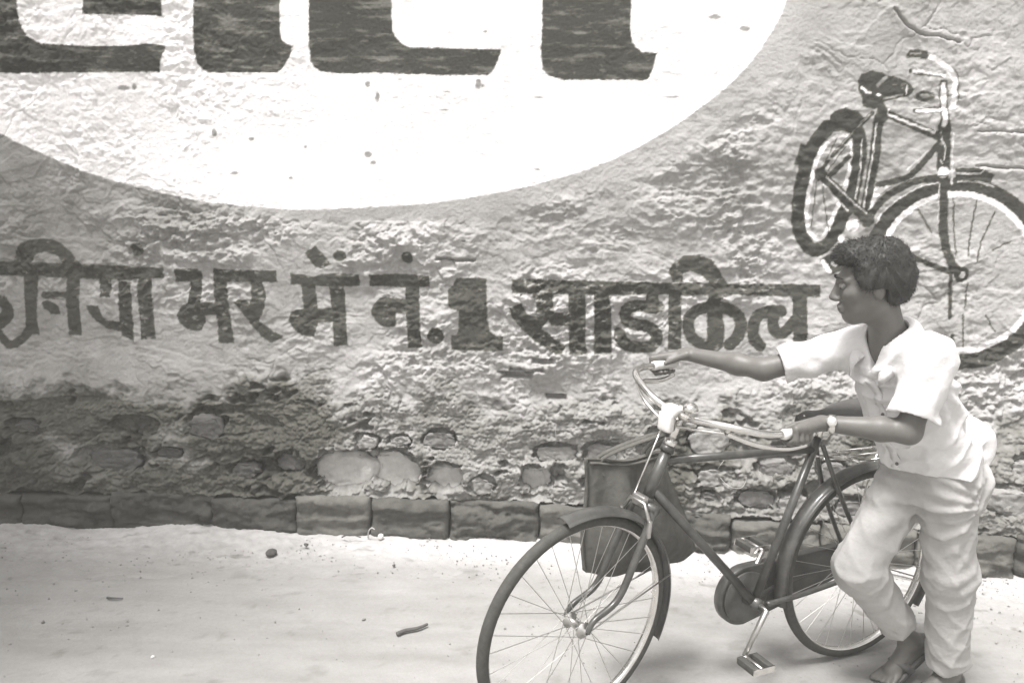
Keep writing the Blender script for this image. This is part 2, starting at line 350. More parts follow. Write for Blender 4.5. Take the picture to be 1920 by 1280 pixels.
["p","K",[[1.264,2.007],[1.294,2.03],[1.328,2.04],[1.375,2.031],[1.417,2.0],[1.389,1.97],[1.36,1.99],[1.318,1.994],[1.289,1.973],[1.265,1.982]]],
["s","K",0.0276,[[1.252,1.977],[1.214,1.926],[1.177,1.849]]],
["p","K",[[1.12,1.789],[1.147,1.883],[1.187,1.872],[1.181,1.791]]],
["c","W",0.0184,[[1.342,1.925],[1.294,1.911],[1.253,1.873],[1.228,1.829],[1.208,1.742],[1.2,1.664],[1.199,1.581],[1.213,1.508],[1.249,1.47],[1.282,1.476],[1.31,1.539],[1.328,1.593],[1.36,1.688],[1.373,1.789],[1.377,1.859],[1.364,1.903]]],
["s","K",0.0184,[[1.448,2.021],[1.289,1.83]]],
["s","G",0.0046,[[1.439,2.016],[1.301,1.848]]],
["s","K",0.0216,[[1.365,1.831],[1.279,1.736]]],
["s","K",0.0184,[[1.274,1.808],[1.248,1.775]]],
["s","K",0.0048,[[1.25,1.745],[1.307,1.486]]],
["s","K",0.0048,[[1.232,1.733],[1.224,1.52]]],
["s","K",0.0046,[[1.264,1.815],[1.308,1.909]]],
["s","K",0.0046,[[1.264,1.722],[1.348,1.7]]],
["s","K",0.0046,[[1.277,1.769],[1.346,1.875]]],
["s","K",0.0506,[[1.399,1.933],[1.403,1.771],[1.4,1.63]]],
["s","K",0.046,[[1.477,1.999],[1.474,1.819],[1.457,1.565]]],
["s","L",0.0058,[[1.472,1.976],[1.464,1.819],[1.45,1.596]]],
["s","L",0.0048,[[1.415,1.906],[1.419,1.748],[1.413,1.649]]],
["s","K",0.048,[[1.24,1.757],[1.35,1.662],[1.479,1.552]]],
["d","K",1.243,1.75,0.0253,0.0282],
["s","L",0.006,[[1.247,1.722],[1.341,1.634],[1.384,1.595]]],
["s","L",0.0048,[[1.274,1.741],[1.4,1.635],[1.475,1.58]]],
["d","W",1.41,1.529,0.0264,0.0294],
["d","G",1.402,1.488,0.0138,0.0211],
["d","W",1.365,1.471,0.0144,0.0196],
["s","K",0.0276,[[1.743,1.888],[1.698,1.823],[1.624,1.747],[1.506,1.712]]],
["p","W",[[1.475,1.599],[1.484,1.665],[1.491,1.698],[1.512,1.698],[1.553,1.706],[1.525,1.675],[1.504,1.651],[1.491,1.604]]],
["s","K",0.0322,[[1.469,1.537],[1.497,1.597],[1.543,1.657],[1.611,1.705],[1.677,1.732],[1.759,1.747]]],
["s","L",0.0057,[[1.621,1.78],[1.706,1.862]]],
["c","K",0.0673,[[2.268,1.335],[2.27,1.272],[2.262,1.21],[2.245,1.151],[2.218,1.096],[2.182,1.047],[2.138,1.005],[2.087,0.971],[2.031,0.946],[1.971,0.931],[1.908,0.927],[1.845,0.933],[1.783,0.95],[1.723,0.976],[1.668,1.012],[1.619,1.055],[1.576,1.106],[1.542,1.162],[1.518,1.223],[1.502,1.286],[1.497,1.349],[1.502,1.412],[1.517,1.472],[1.541,1.528],[1.574,1.579],[1.615,1.623],[1.662,1.659],[1.715,1.687],[1.772,1.705],[1.832,1.713],[1.894,1.712],[1.955,1.701],[2.014,1.68],[2.07,1.65],[2.121,1.612],[2.166,1.567],[2.205,1.515],[2.235,1.458],[2.256,1.398]]],
["c","W",0.0253,[[2.226,1.339],[2.228,1.283],[2.221,1.228],[2.205,1.175],[2.18,1.126],[2.148,1.083],[2.109,1.045],[2.064,1.015],[2.014,0.993],[1.961,0.98],[1.905,0.976],[1.849,0.982],[1.794,0.997],[1.741,1.02],[1.692,1.051],[1.648,1.09],[1.61,1.135],[1.58,1.185],[1.558,1.239],[1.544,1.295],[1.539,1.352],[1.544,1.407],[1.557,1.461],[1.578,1.511],[1.607,1.556],[1.644,1.595],[1.686,1.628],[1.733,1.652],[1.784,1.668],[1.838,1.676],[1.892,1.675],[1.947,1.665],[1.999,1.647],[2.049,1.62],[2.095,1.586],[2.135,1.545],[2.17,1.499],[2.196,1.449],[2.215,1.395]]],
["s","L",0.0069,[[1.513,1.543],[1.543,1.598],[1.609,1.658],[1.686,1.706],[1.759,1.724]]],
["s","L",0.0057,[[1.846,1.733],[1.927,1.732],[1.998,1.712]]],
["p","K",[[1.829,1.79],[1.926,1.792],[1.998,1.763],[1.985,1.728],[1.834,1.737]]],
["s","L",0.0058,[[1.838,1.767],[1.928,1.767],[1.95,1.781]]],
["s","K",0.0432,[[1.779,1.773],[1.79,1.661],[1.805,1.532]]],
["s","K",0.036,[[1.803,1.544],[1.825,1.438],[1.85,1.374],[1.872,1.341]]],
["s","K",0.0092,[[1.778,1.591],[1.801,1.473],[1.834,1.373]]],
["s","L",0.0046,[[1.766,1.719],[1.782,1.544]]],
["s","K",0.0168,[[1.848,1.342],[1.861,1.21],[1.862,1.125]]],
["s","K",0.0144,[[1.884,1.045],[1.889,0.991]]],
["s","K",0.023,[[1.674,1.398],[1.85,1.328]]],
["d","K",1.897,1.322,0.0336,0.0343],
["d","L",1.9,1.32,0.0138,0.0141],
["s","K",0.0069,[[1.688,1.608],[1.758,1.505]]],
["s","K",0.0069,[[1.835,1.658],[1.868,1.403]]],
["s","K",0.0069,[[1.935,1.653],[1.918,1.404]]],
["s","K",0.0069,[[2.021,1.605],[1.976,1.477],[1.957,1.381]]],
["s","K",0.0069,[[2.104,1.475],[2.027,1.435]]],
["s","K",0.0072,[[1.929,1.284],[1.926,1.175]]],
["s","K",0.0072,[[1.92,1.139],[1.934,0.992]]],
["s","K",0.0072,[[2.021,1.141],[2.069,1.069]]],
["s","K",0.0576,[[1.761,1.966],[1.779,1.782]]],
["s","L",0.0069,[[1.803,1.94],[1.822,1.72]]],
["s","L",0.0046,[[1.752,1.943],[1.757,1.911],[1.774,1.882],[1.779,1.824]]],
["s","L",0.0046,[[1.761,1.824],[1.771,1.81]]],
["d","W",1.78,1.771,0.0253,0.0235],
["s","K",0.0069,[[1.767,1.754],[1.797,1.755]]],
["s","K",0.0345,[[1.496,2.022],[1.74,1.925]]],
["s","W",0.008,[[1.516,2.036],[1.527,2.011],[1.718,1.941]]],
["s","L",0.0058,[[1.72,1.966],[1.722,1.938]]],
["s","K",0.0391,[[1.476,2.067],[1.498,1.999]]],
["p","K",[[1.374,2.156],[1.386,2.186],[1.429,2.198],[1.475,2.192],[1.506,2.181],[1.552,2.17],[1.598,2.15],[1.618,2.124],[1.603,2.092],[1.569,2.087],[1.515,2.075],[1.481,2.06],[1.46,2.037],[1.404,2.048],[1.397,2.082],[1.38,2.116]]],
["s","W",0.0092,[[1.393,2.13],[1.413,2.109],[1.432,2.105]]],
["s","L",0.0069,[[1.587,2.139],[1.588,2.103]]],
["s","G",0.0161,[[1.463,2.14],[1.495,2.172]]],
["d","W",1.469,2.097,0.0092,0.007],
["s","G",0.0069,[[1.491,2.081],[1.57,2.1]]],
["s","K",0.0352,[[1.742,2.15],[1.758,1.971]]],
["s","W",0.0207,[[1.742,2.143],[1.758,1.976]]],
["s","W",0.022,[[1.677,2.259],[1.717,2.242],[1.761,2.206],[1.787,2.171],[1.79,2.121],[1.787,2.053]]],
["s","K",0.0046,[[1.774,2.216],[1.803,2.171],[1.808,2.076]]],
["p","K",[[1.571,2.265],[1.581,2.287],[1.612,2.292],[1.663,2.284],[1.667,2.266],[1.657,2.25],[1.602,2.256],[1.575,2.251]]],
["s","G",0.0069,[[1.589,2.272],[1.634,2.274]]],
["s","K",0.0069,[[1.612,2.189],[1.735,2.177]]],
["s","W",0.0088,[[1.598,2.202],[1.665,2.194],[1.745,2.184]]],
["d","K",1.598,2.2,0.0092,0.0094],
["d","K",1.667,2.093,0.0437,0.0235],
["d","G",1.669,2.097,0.0207,0.0094],
["s","K",0.0253,[[1.631,2.031],[1.736,2.037]]],
["s","W",0.0138,[[1.636,2.031],[1.702,2.034],[1.736,2.037]]],
["p","K",[[1.274,1.365],[1.305,1.395],[1.351,1.415],[1.394,1.402],[1.4,1.332],[1.342,1.314],[1.321,1.304]]],
["s","W",0.0216,[[1.29,1.363],[1.32,1.32]]],
["d","L",1.341,1.357,0.0144,0.0147]]]]

# ------------------------------------------------------------------ wall
# wall frame: u runs along the wall (metres), z is height, y points into the wall
W_ORG, W_ANG = (0.117, 4.005, 0.0), -0.0454
def axis_pts(lo, d0, d1, hi, fine, coarse):
    def geo(a, b):        # coarse stretch growing away from the fine part
        n = max(2, int(abs(b - a) / coarse)); t = np.linspace(0, 1, n + 1)[1:]
        return a + (b - a) * t ** 1.5
    mid = np.arange(d0, d1 + 1e-9, fine)
    parts = [mid]
    if lo < d0 - 1e-6: parts.insert(0, geo(mid[0], lo)[::-1])
    if hi > mid[-1] + 1e-6: parts.append(geo(mid[-1], hi))
    return np.concatenate(parts)

def kerb_proj(u):        # how far the plinth stands out of the wall plane
    return np.interp(u, [-8, -2.5, -.75, .1, 1.0, 2.2, 4, 8], [.18, .155, .085, .055, .155, .295, .36, .4])

WALL_TOP = 3.45
gu = axis_pts(-9, -2.72, 2.62, 9, .0049, .06)
gz = axis_pts(-.08, .0, 2.66, WALL_TOP, .0049, .05)
U, Z = np.meshgrid(gu.astype(np.float32), gz.astype(np.float32), indexing='ij')

def wall_relief(u, z):
    """returns height towards the street and rubble mask"""
    wx = .5 * perlin(u * 2.1, z * 2.6, 3); wz = .5 * perlin(u * 2.3, z * 2.2, 4)
    amp = .24 + 1.45 * sstep(-.60, .80, fbm(u * 1.3 + .3, z * 1.7, 11, 3, .6))
    bumpy = np.exp(-((u - 1.15) / .60) ** 2 - ((z - 1.62) / .42) ** 2)       # hammered patch right of the disc
    disc = 1 - sstep(.02, .10, np.hypot((u + .9) / 1.98, (z - 2.55) / 1.0) - 1.0)
    calm = sstep(-1.85, -1.0, u - .3 * perlin(u, z, 12)) * disc * (z > 1.5)
    amp = amp * (1 - .80 * calm) * (1 - .35 * disc)
    trow = sstep(.15, .5, perlin(u * 2.0 + 4, z * 2.9, 13)); trow = trow * (1 - sstep(1.3, 1.7, u)); amp = amp * (1 - .75 * trow)
    pic = np.exp(-(np.maximum(np.abs(u - 1.75) - .55, 0) / .12) ** 2 - (np.maximum(np.abs(z - 1.75) - .65, 0) / .12) ** 2)   # smoother under the painted picture
    amp = amp * (1 - .5 * pic)     # flat trowelled patches
    h = .024 * fbm(u * .8, z * .9, 21, 3) + .004 * trow
    r1 = 1 - np.abs(perlin(u * 4.6 + wx, z * 7.5 + wz, 31))
    r2 = 1 - np.abs(perlin(u * 9.5 + 2 * wx, z * 16 - 2 * wz, 41))
    r3 = 1 - np.abs(perlin(u * 24 + 3 * wx, z * 36 + 3 * wz, 51))
    patch = sstep(-.2, .5, perlin(u * 2.4, z * 3.1, 55))
    h = h + amp * (.0045 * (r1 ** 2 - .45) + .0050 * patch * (r2 ** 2 - .45) + .0032 * (1 - .5 * patch) * (r3 ** 1.5 - .5))
    h = h + amp * (.0110 * fbm(u * 7 + wx, z * 9 + wz, 61, 3, .55) + .0082 * fbm(u * 24, z * 30, 71, 3, .62)) + .0014 * fbm(u * 80, z * 90, 72, 2)
    h = h + bumpy * (.0125 * perlin(u * 21 + wx, z * 27 + wz, 65) + .006 * (1 - np.abs(perlin(u * 30, z * 40, 66))))
    # flaked coats: little terraces with an upper lip
    tz = perlin(u * 2.9 + wx + .25 * perlin(u * 14, z * 14, 83), z * 5.5 + wz, 81) * 2.4
    h = h + .0080 * (.15 + amp) * (1 - .8 * calm) * (np.floor(tz) + sstep(.0, .12, tz - np.floor(tz)))
    # hairline cracks
    c1, c2, _ = worley(u * 1.7 + .5 * wx, z * 2.1 + .5 * wz + .12 * fbm(u * 9, z * 9, 84, 2), 85)
    h = h - .006 * (1 - sstep(.0, .022, c2 - c1)) * sstep(.0, .4, perlin(u * 1.6, z * 1.6, 86)) * (1 - calm)
    # rubble zone, where the coat has crumbled off the lower wall
    zb = .70 - .05 * sstep(.2, 2.2, u) + .12 * fbm(u * 1.6, u * 0 + 3.3, 91, 3) + .09 * fbm(u * 4.5, z * 4.5, 92, 4, .65)
    rub = sstep(-.05, .07, zb - z)
    w = .5 * fbm(u * 4, z * 4, 101, 3)
    g1, g2, _ = worley(u * 13 + 2 * w, z * 19 + w, 112)
    k1, k2, _ = worley(u * 44 + 3 * w, z * 52 + w, 114)
    lump = sstep(-.2, .4, perlin(u * 1.9, z * 2.7, 113))
    hr = -.012 + .012 * lump * (np.clip(g2 - g1, 0, .4) / .4) ** .8 + .0050 * (np.clip(k2 - k1, 0, .5) / .5)
    hr = hr + .020 * fbm(u * 2.8, z * 5, 121, 3) + .0095 * fbm(u * 10, z * 14, 131, 5, .68) + .0038 * fbm(u * 60, z * 70, 141, 3, .65)
    lz = perlin(u * 2.2 + w, z * 6.0 + .3 * w, 145) * 1.7
    hr = hr + .013 * (np.floor(lz) + sstep(0, .10, lz - np.floor(lz)))       # broken ledges
    hol = sstep(.45, .72, fbm(u * 3.1 + 5, z * 5.6, 151, 4, .6)); hr = hr - .040 * hol
    h = h * (1 - rub) + hr * rub
    return h, rub, hol * rub, amp

def seg_dist(px, pz, pts, closed=False):
    d = np.full(px.shape, 1e9, np.float32); P = np.asarray(pts, np.float32); n = len(P)
    for i in range(n if closed else n - 1):
        a, b = P[i], P[(i + 1) % n]; e = b - a; L = float(e @ e) + 1e-12
        t = np.clip(((px - a[0]) * e[0] + (pz - a[1]) * e[1]) / L, 0, 1)
        d = np.minimum(d, np.hypot(px - a[0] - t * e[0], pz - a[1] - t * e[1]))
    return d

def poly_sd(px, pz, pts):
    P = np.asarray(pts, np.float32); n = len(P); ins = np.zeros(px.shape, bool)
    for i in range(n):
        (x0, y0), (x1, y1) = P[i], P[(i + 1) % n]
        if y0 == y1: continue
        c = ((y0 > pz) != (y1 > pz)) & (px < (x1 - x0) * (pz - y0) / (y1 - y0) + x0)
        ins ^= c
    d = seg_dist(px, pz, P, True)
    return np.where(ins, -d, d)

Hh, RUB, HOL, AMP = wall_relief(U, Z)
# cracks, lost patches, holes, stone recesses (wall coordinates in metres)
for pts, w, dep in (([[1.50, 2.46], [1.543, 2.409], [1.58, 2.376], [1.627, 2.354], [1.707, 2.344], [1.80, 2.323]], .0045, .016),
                    ([[1.905, 1.953], [2.0, 1.950], [2.15, 1.943], [2.5, 1.93]], .0035, .010), ([[1.92, 1.799], [2.05, 1.795], [2.2, 1.786], [2.6, 1.78]], .0035, .010),
                    ([[-.47, 1.335], [-.44, 1.338], [-.37, 1.330], [-.30, 1.335]], .007, .02), ([[-.12, .83], [-.05, .822], [.03, .828]], .01, .03)):
    d = seg_dist(U + .008 * perlin(U * 30, Z * 30, 5), Z + .006 * perlin(U * 26, Z * 26, 6), pts)
    Hh = Hh - dep * (1 - sstep(w * .4, w * 1.3, d)) + .006 * sstep(.0, .01, d) * (1 - sstep(.01, .05, d)) * (Z < 3)
STONES = [(-.905, .303, .135, .090, 0), (-.665, .318, .108, .092, 0), (-.430, .290, .090, .060, 0), (.011, .298, .066, .060, 0),
          (1.03, .275, .085, .050, 1), (1.19, .262, .068, .046, 1), (.84, .36, .08, .045, 1), (-2.02, .345, .145, .060, 1), (-1.375, .308, .073, .040, 1),
          (-.245, .268, .06, .045, 1), (1.45, .255, .075, .05, 1), (1.75, .30, .10, .06, 1), (2.1, .33, .11, .06, 1)]
rst = np.random.default_rng(31)
for _ in range(400):                                          # broken masonry showing through, mostly right of centre
    su = rst.uniform(-2.5, 2.4); sz = rst.uniform(.25, .52); ra = rst.uniform(.045, .105); rb = ra * rst.uniform(.45, .75)
    if su < .1 and rst.random() < .93: continue
    if all(abs(su - q[0]) > (ra + q[2]) * 1.12 or abs(sz - q[1]) > (rb + q[3]) * 1.12 for q in STONES): STONES.append((su, sz, ra, rb, 1))
    if len(STONES) > 48: break
for (su, sz, ra, rb, k) in STONES:
    e = np.hypot((U - su) / (ra * 1.10), (Z - sz - rb * .22) / (rb * 1.15)) + .26 * fbm(U * 11, Z * 15, 7, 4, .65)
    Hh = Hh - (.085 if k == 0 else .034) * (1 - sstep(.98, 1.06, e)) * sstep(.18, .24, Z)
for (su, sz, ra, rb, dep) in ((-.425, 1.315, .040, .024, .022), (-.09, .800, .075, .015, .05), (.03, .872, .055, .012, .035), (-.78, .405, .17, .018, .03), (.10, .70, .05, .012, .04), (-1.5, .60, .12, .02, .03)):
    e = np.maximum(np.abs(U - su) / ra, np.abs(Z - sz) / rb) + .3 * perlin(U * 20, Z * 34, 8)
    Hh = Hh - dep * (1 - sstep(.8, 1.1, e))
# battered foot of the wall
foot = kerb_proj(U) - .030
Hh = Hh + foot * (1 - sstep(.2, .92, Z)) + .004
ZK = .190 + .030 * fbm(U * 5, U * 0 + 2.2, 95, 4, .6)
Hh = np.where(Z < ZK, np.minimum(Hh, foot - .03), np.maximum(Hh, foot + .016 + .014 * fbm(U * 9, Z * 9, 96, 3) - 1.2 * (Z - ZK)))        # mortar bed behind the plinth blocks

# ---- tone of plaster (albedo), then the paint coats
TONE = .37 + .075 * fbm(U * 1.3, Z * 1.6, 201, 4, .6) + .035 * fbm(U * 9, Z * 12, 202, 3)
left_shade = (1 - sstep(-2.6, -.7, U + .5 * perlin(U * 1.2, Z * 1.2, 203))) * sstep(-.5, .5, fbm(U * 2.1, Z * 1.7, 208, 4, .6) + .25)  # patchy shade of the wall's left end, painted into the plaster tone
TONE = TONE * (1 - .28 * left_shade)
TONE = TONE - .04 * (1 - sstep(-2.5, -.9, U + .5 * perlin(U * 1.2, Z * 1.2, 203))) * sstep(-.4, .3, fbm(U * 1.6, Z * 1.5, 204, 3) + .15)  # more painted shade towards the left end
stain = sstep(-.1, .55, fbm(U * 1.5, Z * 2.6, 205, 4) + .75 * (1 - sstep(-1.9, -.4, U)) - .10)
TR = .245 + .045 * fbm(U * 4, Z * 5, 206, 3) + .06 * fbm(U * 22, Z * 26, 207, 3, .6)
TR = TR * (1 - .18 * sstep(.4, 1.4, U)) * (1 - .68 * stain * sstep(-.5, .3, .75 - Z)) * (1 - .25 * HOL)
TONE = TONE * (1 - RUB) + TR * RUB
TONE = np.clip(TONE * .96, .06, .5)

TONES = {'W': .80, 'K': .045, 'B': .058, 'L': .62, 'G': .27}
OWNER = np.zeros(U.shape, np.int16)
ui = lambda v: int(np.searchsorted(gu, v)); zi = lambda v: int(np.searchsorted(gz, v))
jx = (.0030 * perlin(U * 42, Z * 42, 301) + .0022 * perlin(U * 110, Z * 110, 302)).astype(np.float32)
jz = (.0030 * perlin(U * 42, Z * 42, 303) + .0022 * perlin(U * 110, Z * 110, 304)).astype(np.float32)
WEAR = fbm(U * 16, Z * 34, 310, 4, .6)                       # flaking: long in u, short in z
RELF = np.clip(Hh - foot * (1 - sstep(.2, .92, Z)), -.03, .03)
MOTIFS = [m[0] for m in PAINT]
for mi, (mname, ops) in enumerate(PAINT):
    for op in ops:
        if op[0] == 'd': lo = (op[2] - op[4], op[3] - op[5]); hi = (op[2] + op[4], op[3] + op[5]); pad = .012
        else:
            pts = op[2] if op[0] == 'p' else op[3]
            if op[0] in 'sc': pts = catmull(pts, op[0] == 'c', 6)
            elif mname == 'disc': pts = catmull(pts, True, 4)
            A = np.asarray(pts); pad = .012 + (op[2] * .5 if op[0] != 'p' else 0); lo = A.min(0); hi = A.max(0)
        a, b, c, d = max(0, ui(lo[0] - pad)), ui(hi[0] + pad), max(0, zi(lo[1] - pad)), zi(hi[1] + pad)
        if b <= a or d <= c: continue
        S = (slice(a, b), slice(c, d)); px = U[S] + jx[S]; pz = Z[S] + jz[S]
        if op[0] == 'd':
            e = np.hypot((px - op[2]) / op[4], (pz - op[3]) / op[5]); sd = (e - 1) * min(op[4], op[5])
        elif op[0] == 'p': sd = poly_sd(px, pz, pts)
        else: sd = seg_dist(px, pz, pts, op[0] == 'c') - op[2] * .5
        cov = 1 - sstep(-.0035, .0035, sd)
        if mname == 'disc': wear = 1 - .25 * sstep(.75, 1.1, WEAR[S])
        elif mname == 'one': wear = 1 - .3 * sstep(.8, 1.2, WEAR[S])
        elif op[1] == 'B': wear = 1 - .6 * sstep(.55, 1.15, WEAR[S] + 10 * RELF[S])
        elif mname.startswith('top'): wear = 1 - .13 * sstep(.1, .9, fbm(px * 4 + 2 * pz, pz * 26, 333, 4, .6)) - .10 * sstep(.5, 1.1, WEAR[S])
        else: wear = 1 - .35 * sstep(.75, 1.1, WEAR[S])
        t = TONES[op[1]]
        TONE[S] = TONE[S] + (t - TONE[S]) * cov * wear
        OWNER[S] = np.where(cov > .5, mi + 1, OWNER[S])

wall = empty("painted_wall", W_ORG, W_ANG)
tag(wall, "long rough plastered street wall with painted lettering, white disc and stone plinth", "wall")

nu, nz = U.shape
V = np.stack([U, -Hh, Z], -1).reshape(-1, 3)
I = np.arange(nu * nz, dtype=np.int32).reshape(nu, nz)
FQ = np.stack([I[:-1, :-1], I[1:, :-1], I[1:, 1:], I[:-1, 1:]], -1).reshape(-1, 4)
fo = OWNER[:-1, :-1].ravel()
PART = {'disc': ("painted_disc", "overexposed white painted disc on the wall"), 'painted_bicycle': ("painted_bicycle", "painted picture of a black bicycle on the wall"),
        'one': ("painted_numeral", "large painted numeral 1 in the line of lettering")}
def wall_part(name, sel, label=None):
    f = FQ[sel]
    if not len(f): return
    used, inv = np.unique(f, return_inverse=True)
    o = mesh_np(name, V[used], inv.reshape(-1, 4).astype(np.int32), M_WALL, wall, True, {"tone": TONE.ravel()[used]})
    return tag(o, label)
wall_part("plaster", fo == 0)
for mi, mname in enumerate(MOTIFS):
    nm, lb = PART.get(mname, ("painted_letters" if mname.startswith('top') else "painted_word",
             "dark block letters painted on the white disc" if mname.startswith('top') else None))
    wall_part(nm, fo == mi + 1, lb)
# back, top and ends of the wall
mb = MB()
xs = [-9, 9]; T0 = float(gz[-1])
mb.box((0, .26, (T0 - .1) / 2), (18.0, .44, T0 + .08), bev=.02)
bk = mb.build("wall_core", M_STONE, wall, False)

# plinth blocks: one mesh each
def rock_block(name, u0, u1, z0, z1, y0, y1, mat, parent, seed, rough=.012):
    """dressed block, front face at y0 and y1 (left and right end), rounded and rough"""
    nx = max(6, int((u1 - u0) / .0085)); nzb = 27; r = []
    ga, gb = np.meshgrid(u0 + (u1 - u0) * np.linspace(0, 1, nx), z0 + (z1 - z0) * np.linspace(0, 1, nzb))
    HN = fbm(ga * 6, gb * 16, seed, 5, .65) + .5 * (1 - np.abs(perlin(ga * 7, gb * 34, seed + 3)))
    lay = perlin(ga * 3 + 5, gb * 18, seed + 8) * 2.2; HN = HN + .7 * (np.floor(lay) + sstep(0, .15, lay - np.floor(lay)))
    EN = fbm(ga * 9, gb * 9, seed + 5, 3)
    for k in range(nzb):
        for i in range(nx):
            a = i / (nx - 1); b = k / (nzb - 1)
            ed = min(min(a, 1 - a) * (u1 - u0), min(b, 1 - b) * (z1 - z0)); rd = .016 * max(0, 1 - ed / (.020 + .010 * EN[k, i])) ** 1.6
            x = u0 + a * (u1 - u0); z = z0 + b * (z1 - z0)
            h = rough * HN[k, i]
            r.append((x + .004 * math.sin(z * 40 + seed), y0 + (y1 - y0) * a - h + rd, z + .003 * math.sin(x * 31 + seed)))
    Vb = np.array(r); Q = [(k * nx + i, k * nx + i + 1, (k + 1) * nx + i + 1, (k + 1) * nx + i) for k in range(nzb - 1) for i in range(nx - 1)]
    rim = [i for i in range(nx)] + [k * nx + nx - 1 for k in range(1, nzb)] + [(nzb - 1) * nx + i for i in range(nx - 2, -1, -1)] + [k * nx for k in range(nzb - 2, 0, -1)]
    nb = len(Vb); back = Vb[rim].copy(); back[:, 1] += .16; Vb = np.concatenate([Vb, back])
    m = len(rim); Q += [(rim[(i + 1) % m], rim[i], nb + i, nb + (i + 1) % m) for i in range(m)]
    return mesh_np(name, Vb, np.array(Q), mat, parent, True)
JOINTS = [-3.755, -3.308, -2.866, -2.443, -2.009, -1.527, -1.13, -.767, -.39, .033, .487, .921, 1.316, 1.712, 2.128, 2.516, 2.924, 3.328]
BLK = [mat_plain("stained_block_%s" % n, v, .92, var=.4, scale=s, bump=.005, bscale=45, spec=.15, tintc=(1, .99, .9)) for n, v, s in (("sooty", .065, 8), ("damp", .085, 11), ("worn", .12, 7))]
for i in range(len(JOINTS) - 1):
    a, b = JOINTS[i] + .003, JOINTS[i + 1] - .003 - .008 * random.random()
    if b < -1.0: a, b = JOINTS[i] - .004, JOINTS[i + 1] + .004
    m = BLK[0] if b < -1.4 else random.choice(BLK[1:] if b > -.8 else BLK)
    dy = random.uniform(-.022, .016)
    rock_block("plinth_block", a, b, -.06, .198 + random.uniform(-.022, .018), -float(kerb_proj(a)) + dy, -float(kerb_proj(b)) + dy, m, wall, 400 + i * 7, random.uniform(.010, .020))
# rubble stones showing where the coat has fallen off
def rock(name, c, r, mat, parent, seed, sub=3, rough=.16, front=None):
    bm = bmesh.new(); bmesh.ops.create_icosphere(bm, subdivisions=sub, radius=1.0)
    P = np.array([v.co[:] for v in bm.verts]); Fc = np.array([[v.index for v in f.verts] for f in bm.faces]); bm.free()
    rs = np.random.default_rng(seed)
    for _ in range(7):                                        # flat cleaved faces
        n = rs.normal(size=3); n /= np.linalg.norm(n); d = rs.uniform(.62, .9); s = P @ n
        P = P - np.outer(np.maximum(0, s - d), n)
    if front:                                                 # boxy stone with a split face
        P = np.sign(P) * np.abs(P) ** .78; P[:, 1] = np.maximum(P[:, 1], -front)
        P[:, 1] += .10 * fbm(P[:, 0] * 3 + seed, P[:, 2] * 3, seed + 9, 4, .6)
    q = .5 * fbm(P[:, 0] * 2.1 + seed, P[:, 2] * 2.1 + P[:, 1], seed, 3) ; P = P * (1 + rough * q)[:, None]
    return mesh_np(name, P * np.array(r) + np.array(c), Fc, mat, parent, True)
RUBM = [M_STONE] + [mat_plain('rubble_' + n_, v_, .92, var=.35, scale=12, bump=.005, bscale=55, spec=.15) for n_, v_ in (('dark', .17), ('buff', .27), ('sooty', .10))]
iu = lambda u: int(np.argmin(np.abs(gu - u))); iz = lambda z: int(np.argmin(np.abs(gz - z)))
for i, (su, sz, ra, rb, k) in enumerate(STONES):
    hh = float(Hh[iu(su), iz(sz)])
    rock("rubble_stone", (su, -hh + (.010 if k == 0 else .004), sz), (ra * (1.10 if k == 0 else .98), .05, rb * (1.10 if k == 0 else .98)), M_STONE_PALE if k == 0 else (RUBM[3] if su < -1.0 else RUBM[(i * 7) % 3]), wall, 500 + i, 4, .34, .50)

# ------------------------------------------------------------------ ground
def wall_y(x): return W_ORG[1] + math.tan(W_ANG) * (x - W_ORG[0])
gx = axis_pts(-40, -3.0, 3.0, 40, .016, 1.5); gy = axis_pts(-40, 1.7, 4.3, 40, .016, 1.5)
X, Y = np.meshgrid(gx.astype(np.float32), gy.astype(np.float32), indexing='ij')
G = .006 * fbm(X * .9, Y * .9, 601, 3) + .0018 * fbm(X * 7, Y * 9, 602, 4, .6) + .0008 * fbm(X * 30, Y * 34, 603, 2)
for yt, dp in ((2.35, .004), (2.62, .003), (3.15, .003)): G = G - dp * np.exp(-((Y - yt - .05 * np.sin(X * .8)) / .05) ** 2)
near = np.exp(-((X / 12) ** 2 + ((Y - 3) / 12) ** 2)); G = G * near
TG = .28 + .030 * fbm(X * .7, Y * 1.5, 604, 3) + .020 * fbm(X * .5, Y * 7, 607, 4, .6) + .022 * fbm(X * 4, Y * 9, 605, 4, .6) - .05 * sstep(.55, .9, fbm(X * 6, Y * 8, 606, 3, .6)) - .07 * sstep(.5, .8, perlin(X * 38, Y * 45, 608)) * sstep(0, .5, perlin(X * 2, Y * 3, 609))
I = np.arange(X.size, dtype=np.int32).reshape(X.shape)
road = mesh_np("road", np.stack([X, Y, G], -1).reshape(-1, 3), np.stack([I[:-1, :-1], I[1:, :-1], I[1:, 1:], I[:-1, 1:]], -1).reshape(-1, 4), M_GROUND, None, True, {"tone": TG.ravel()})
tag(road, "dusty pale road surface in front of the wall", kind="structure")
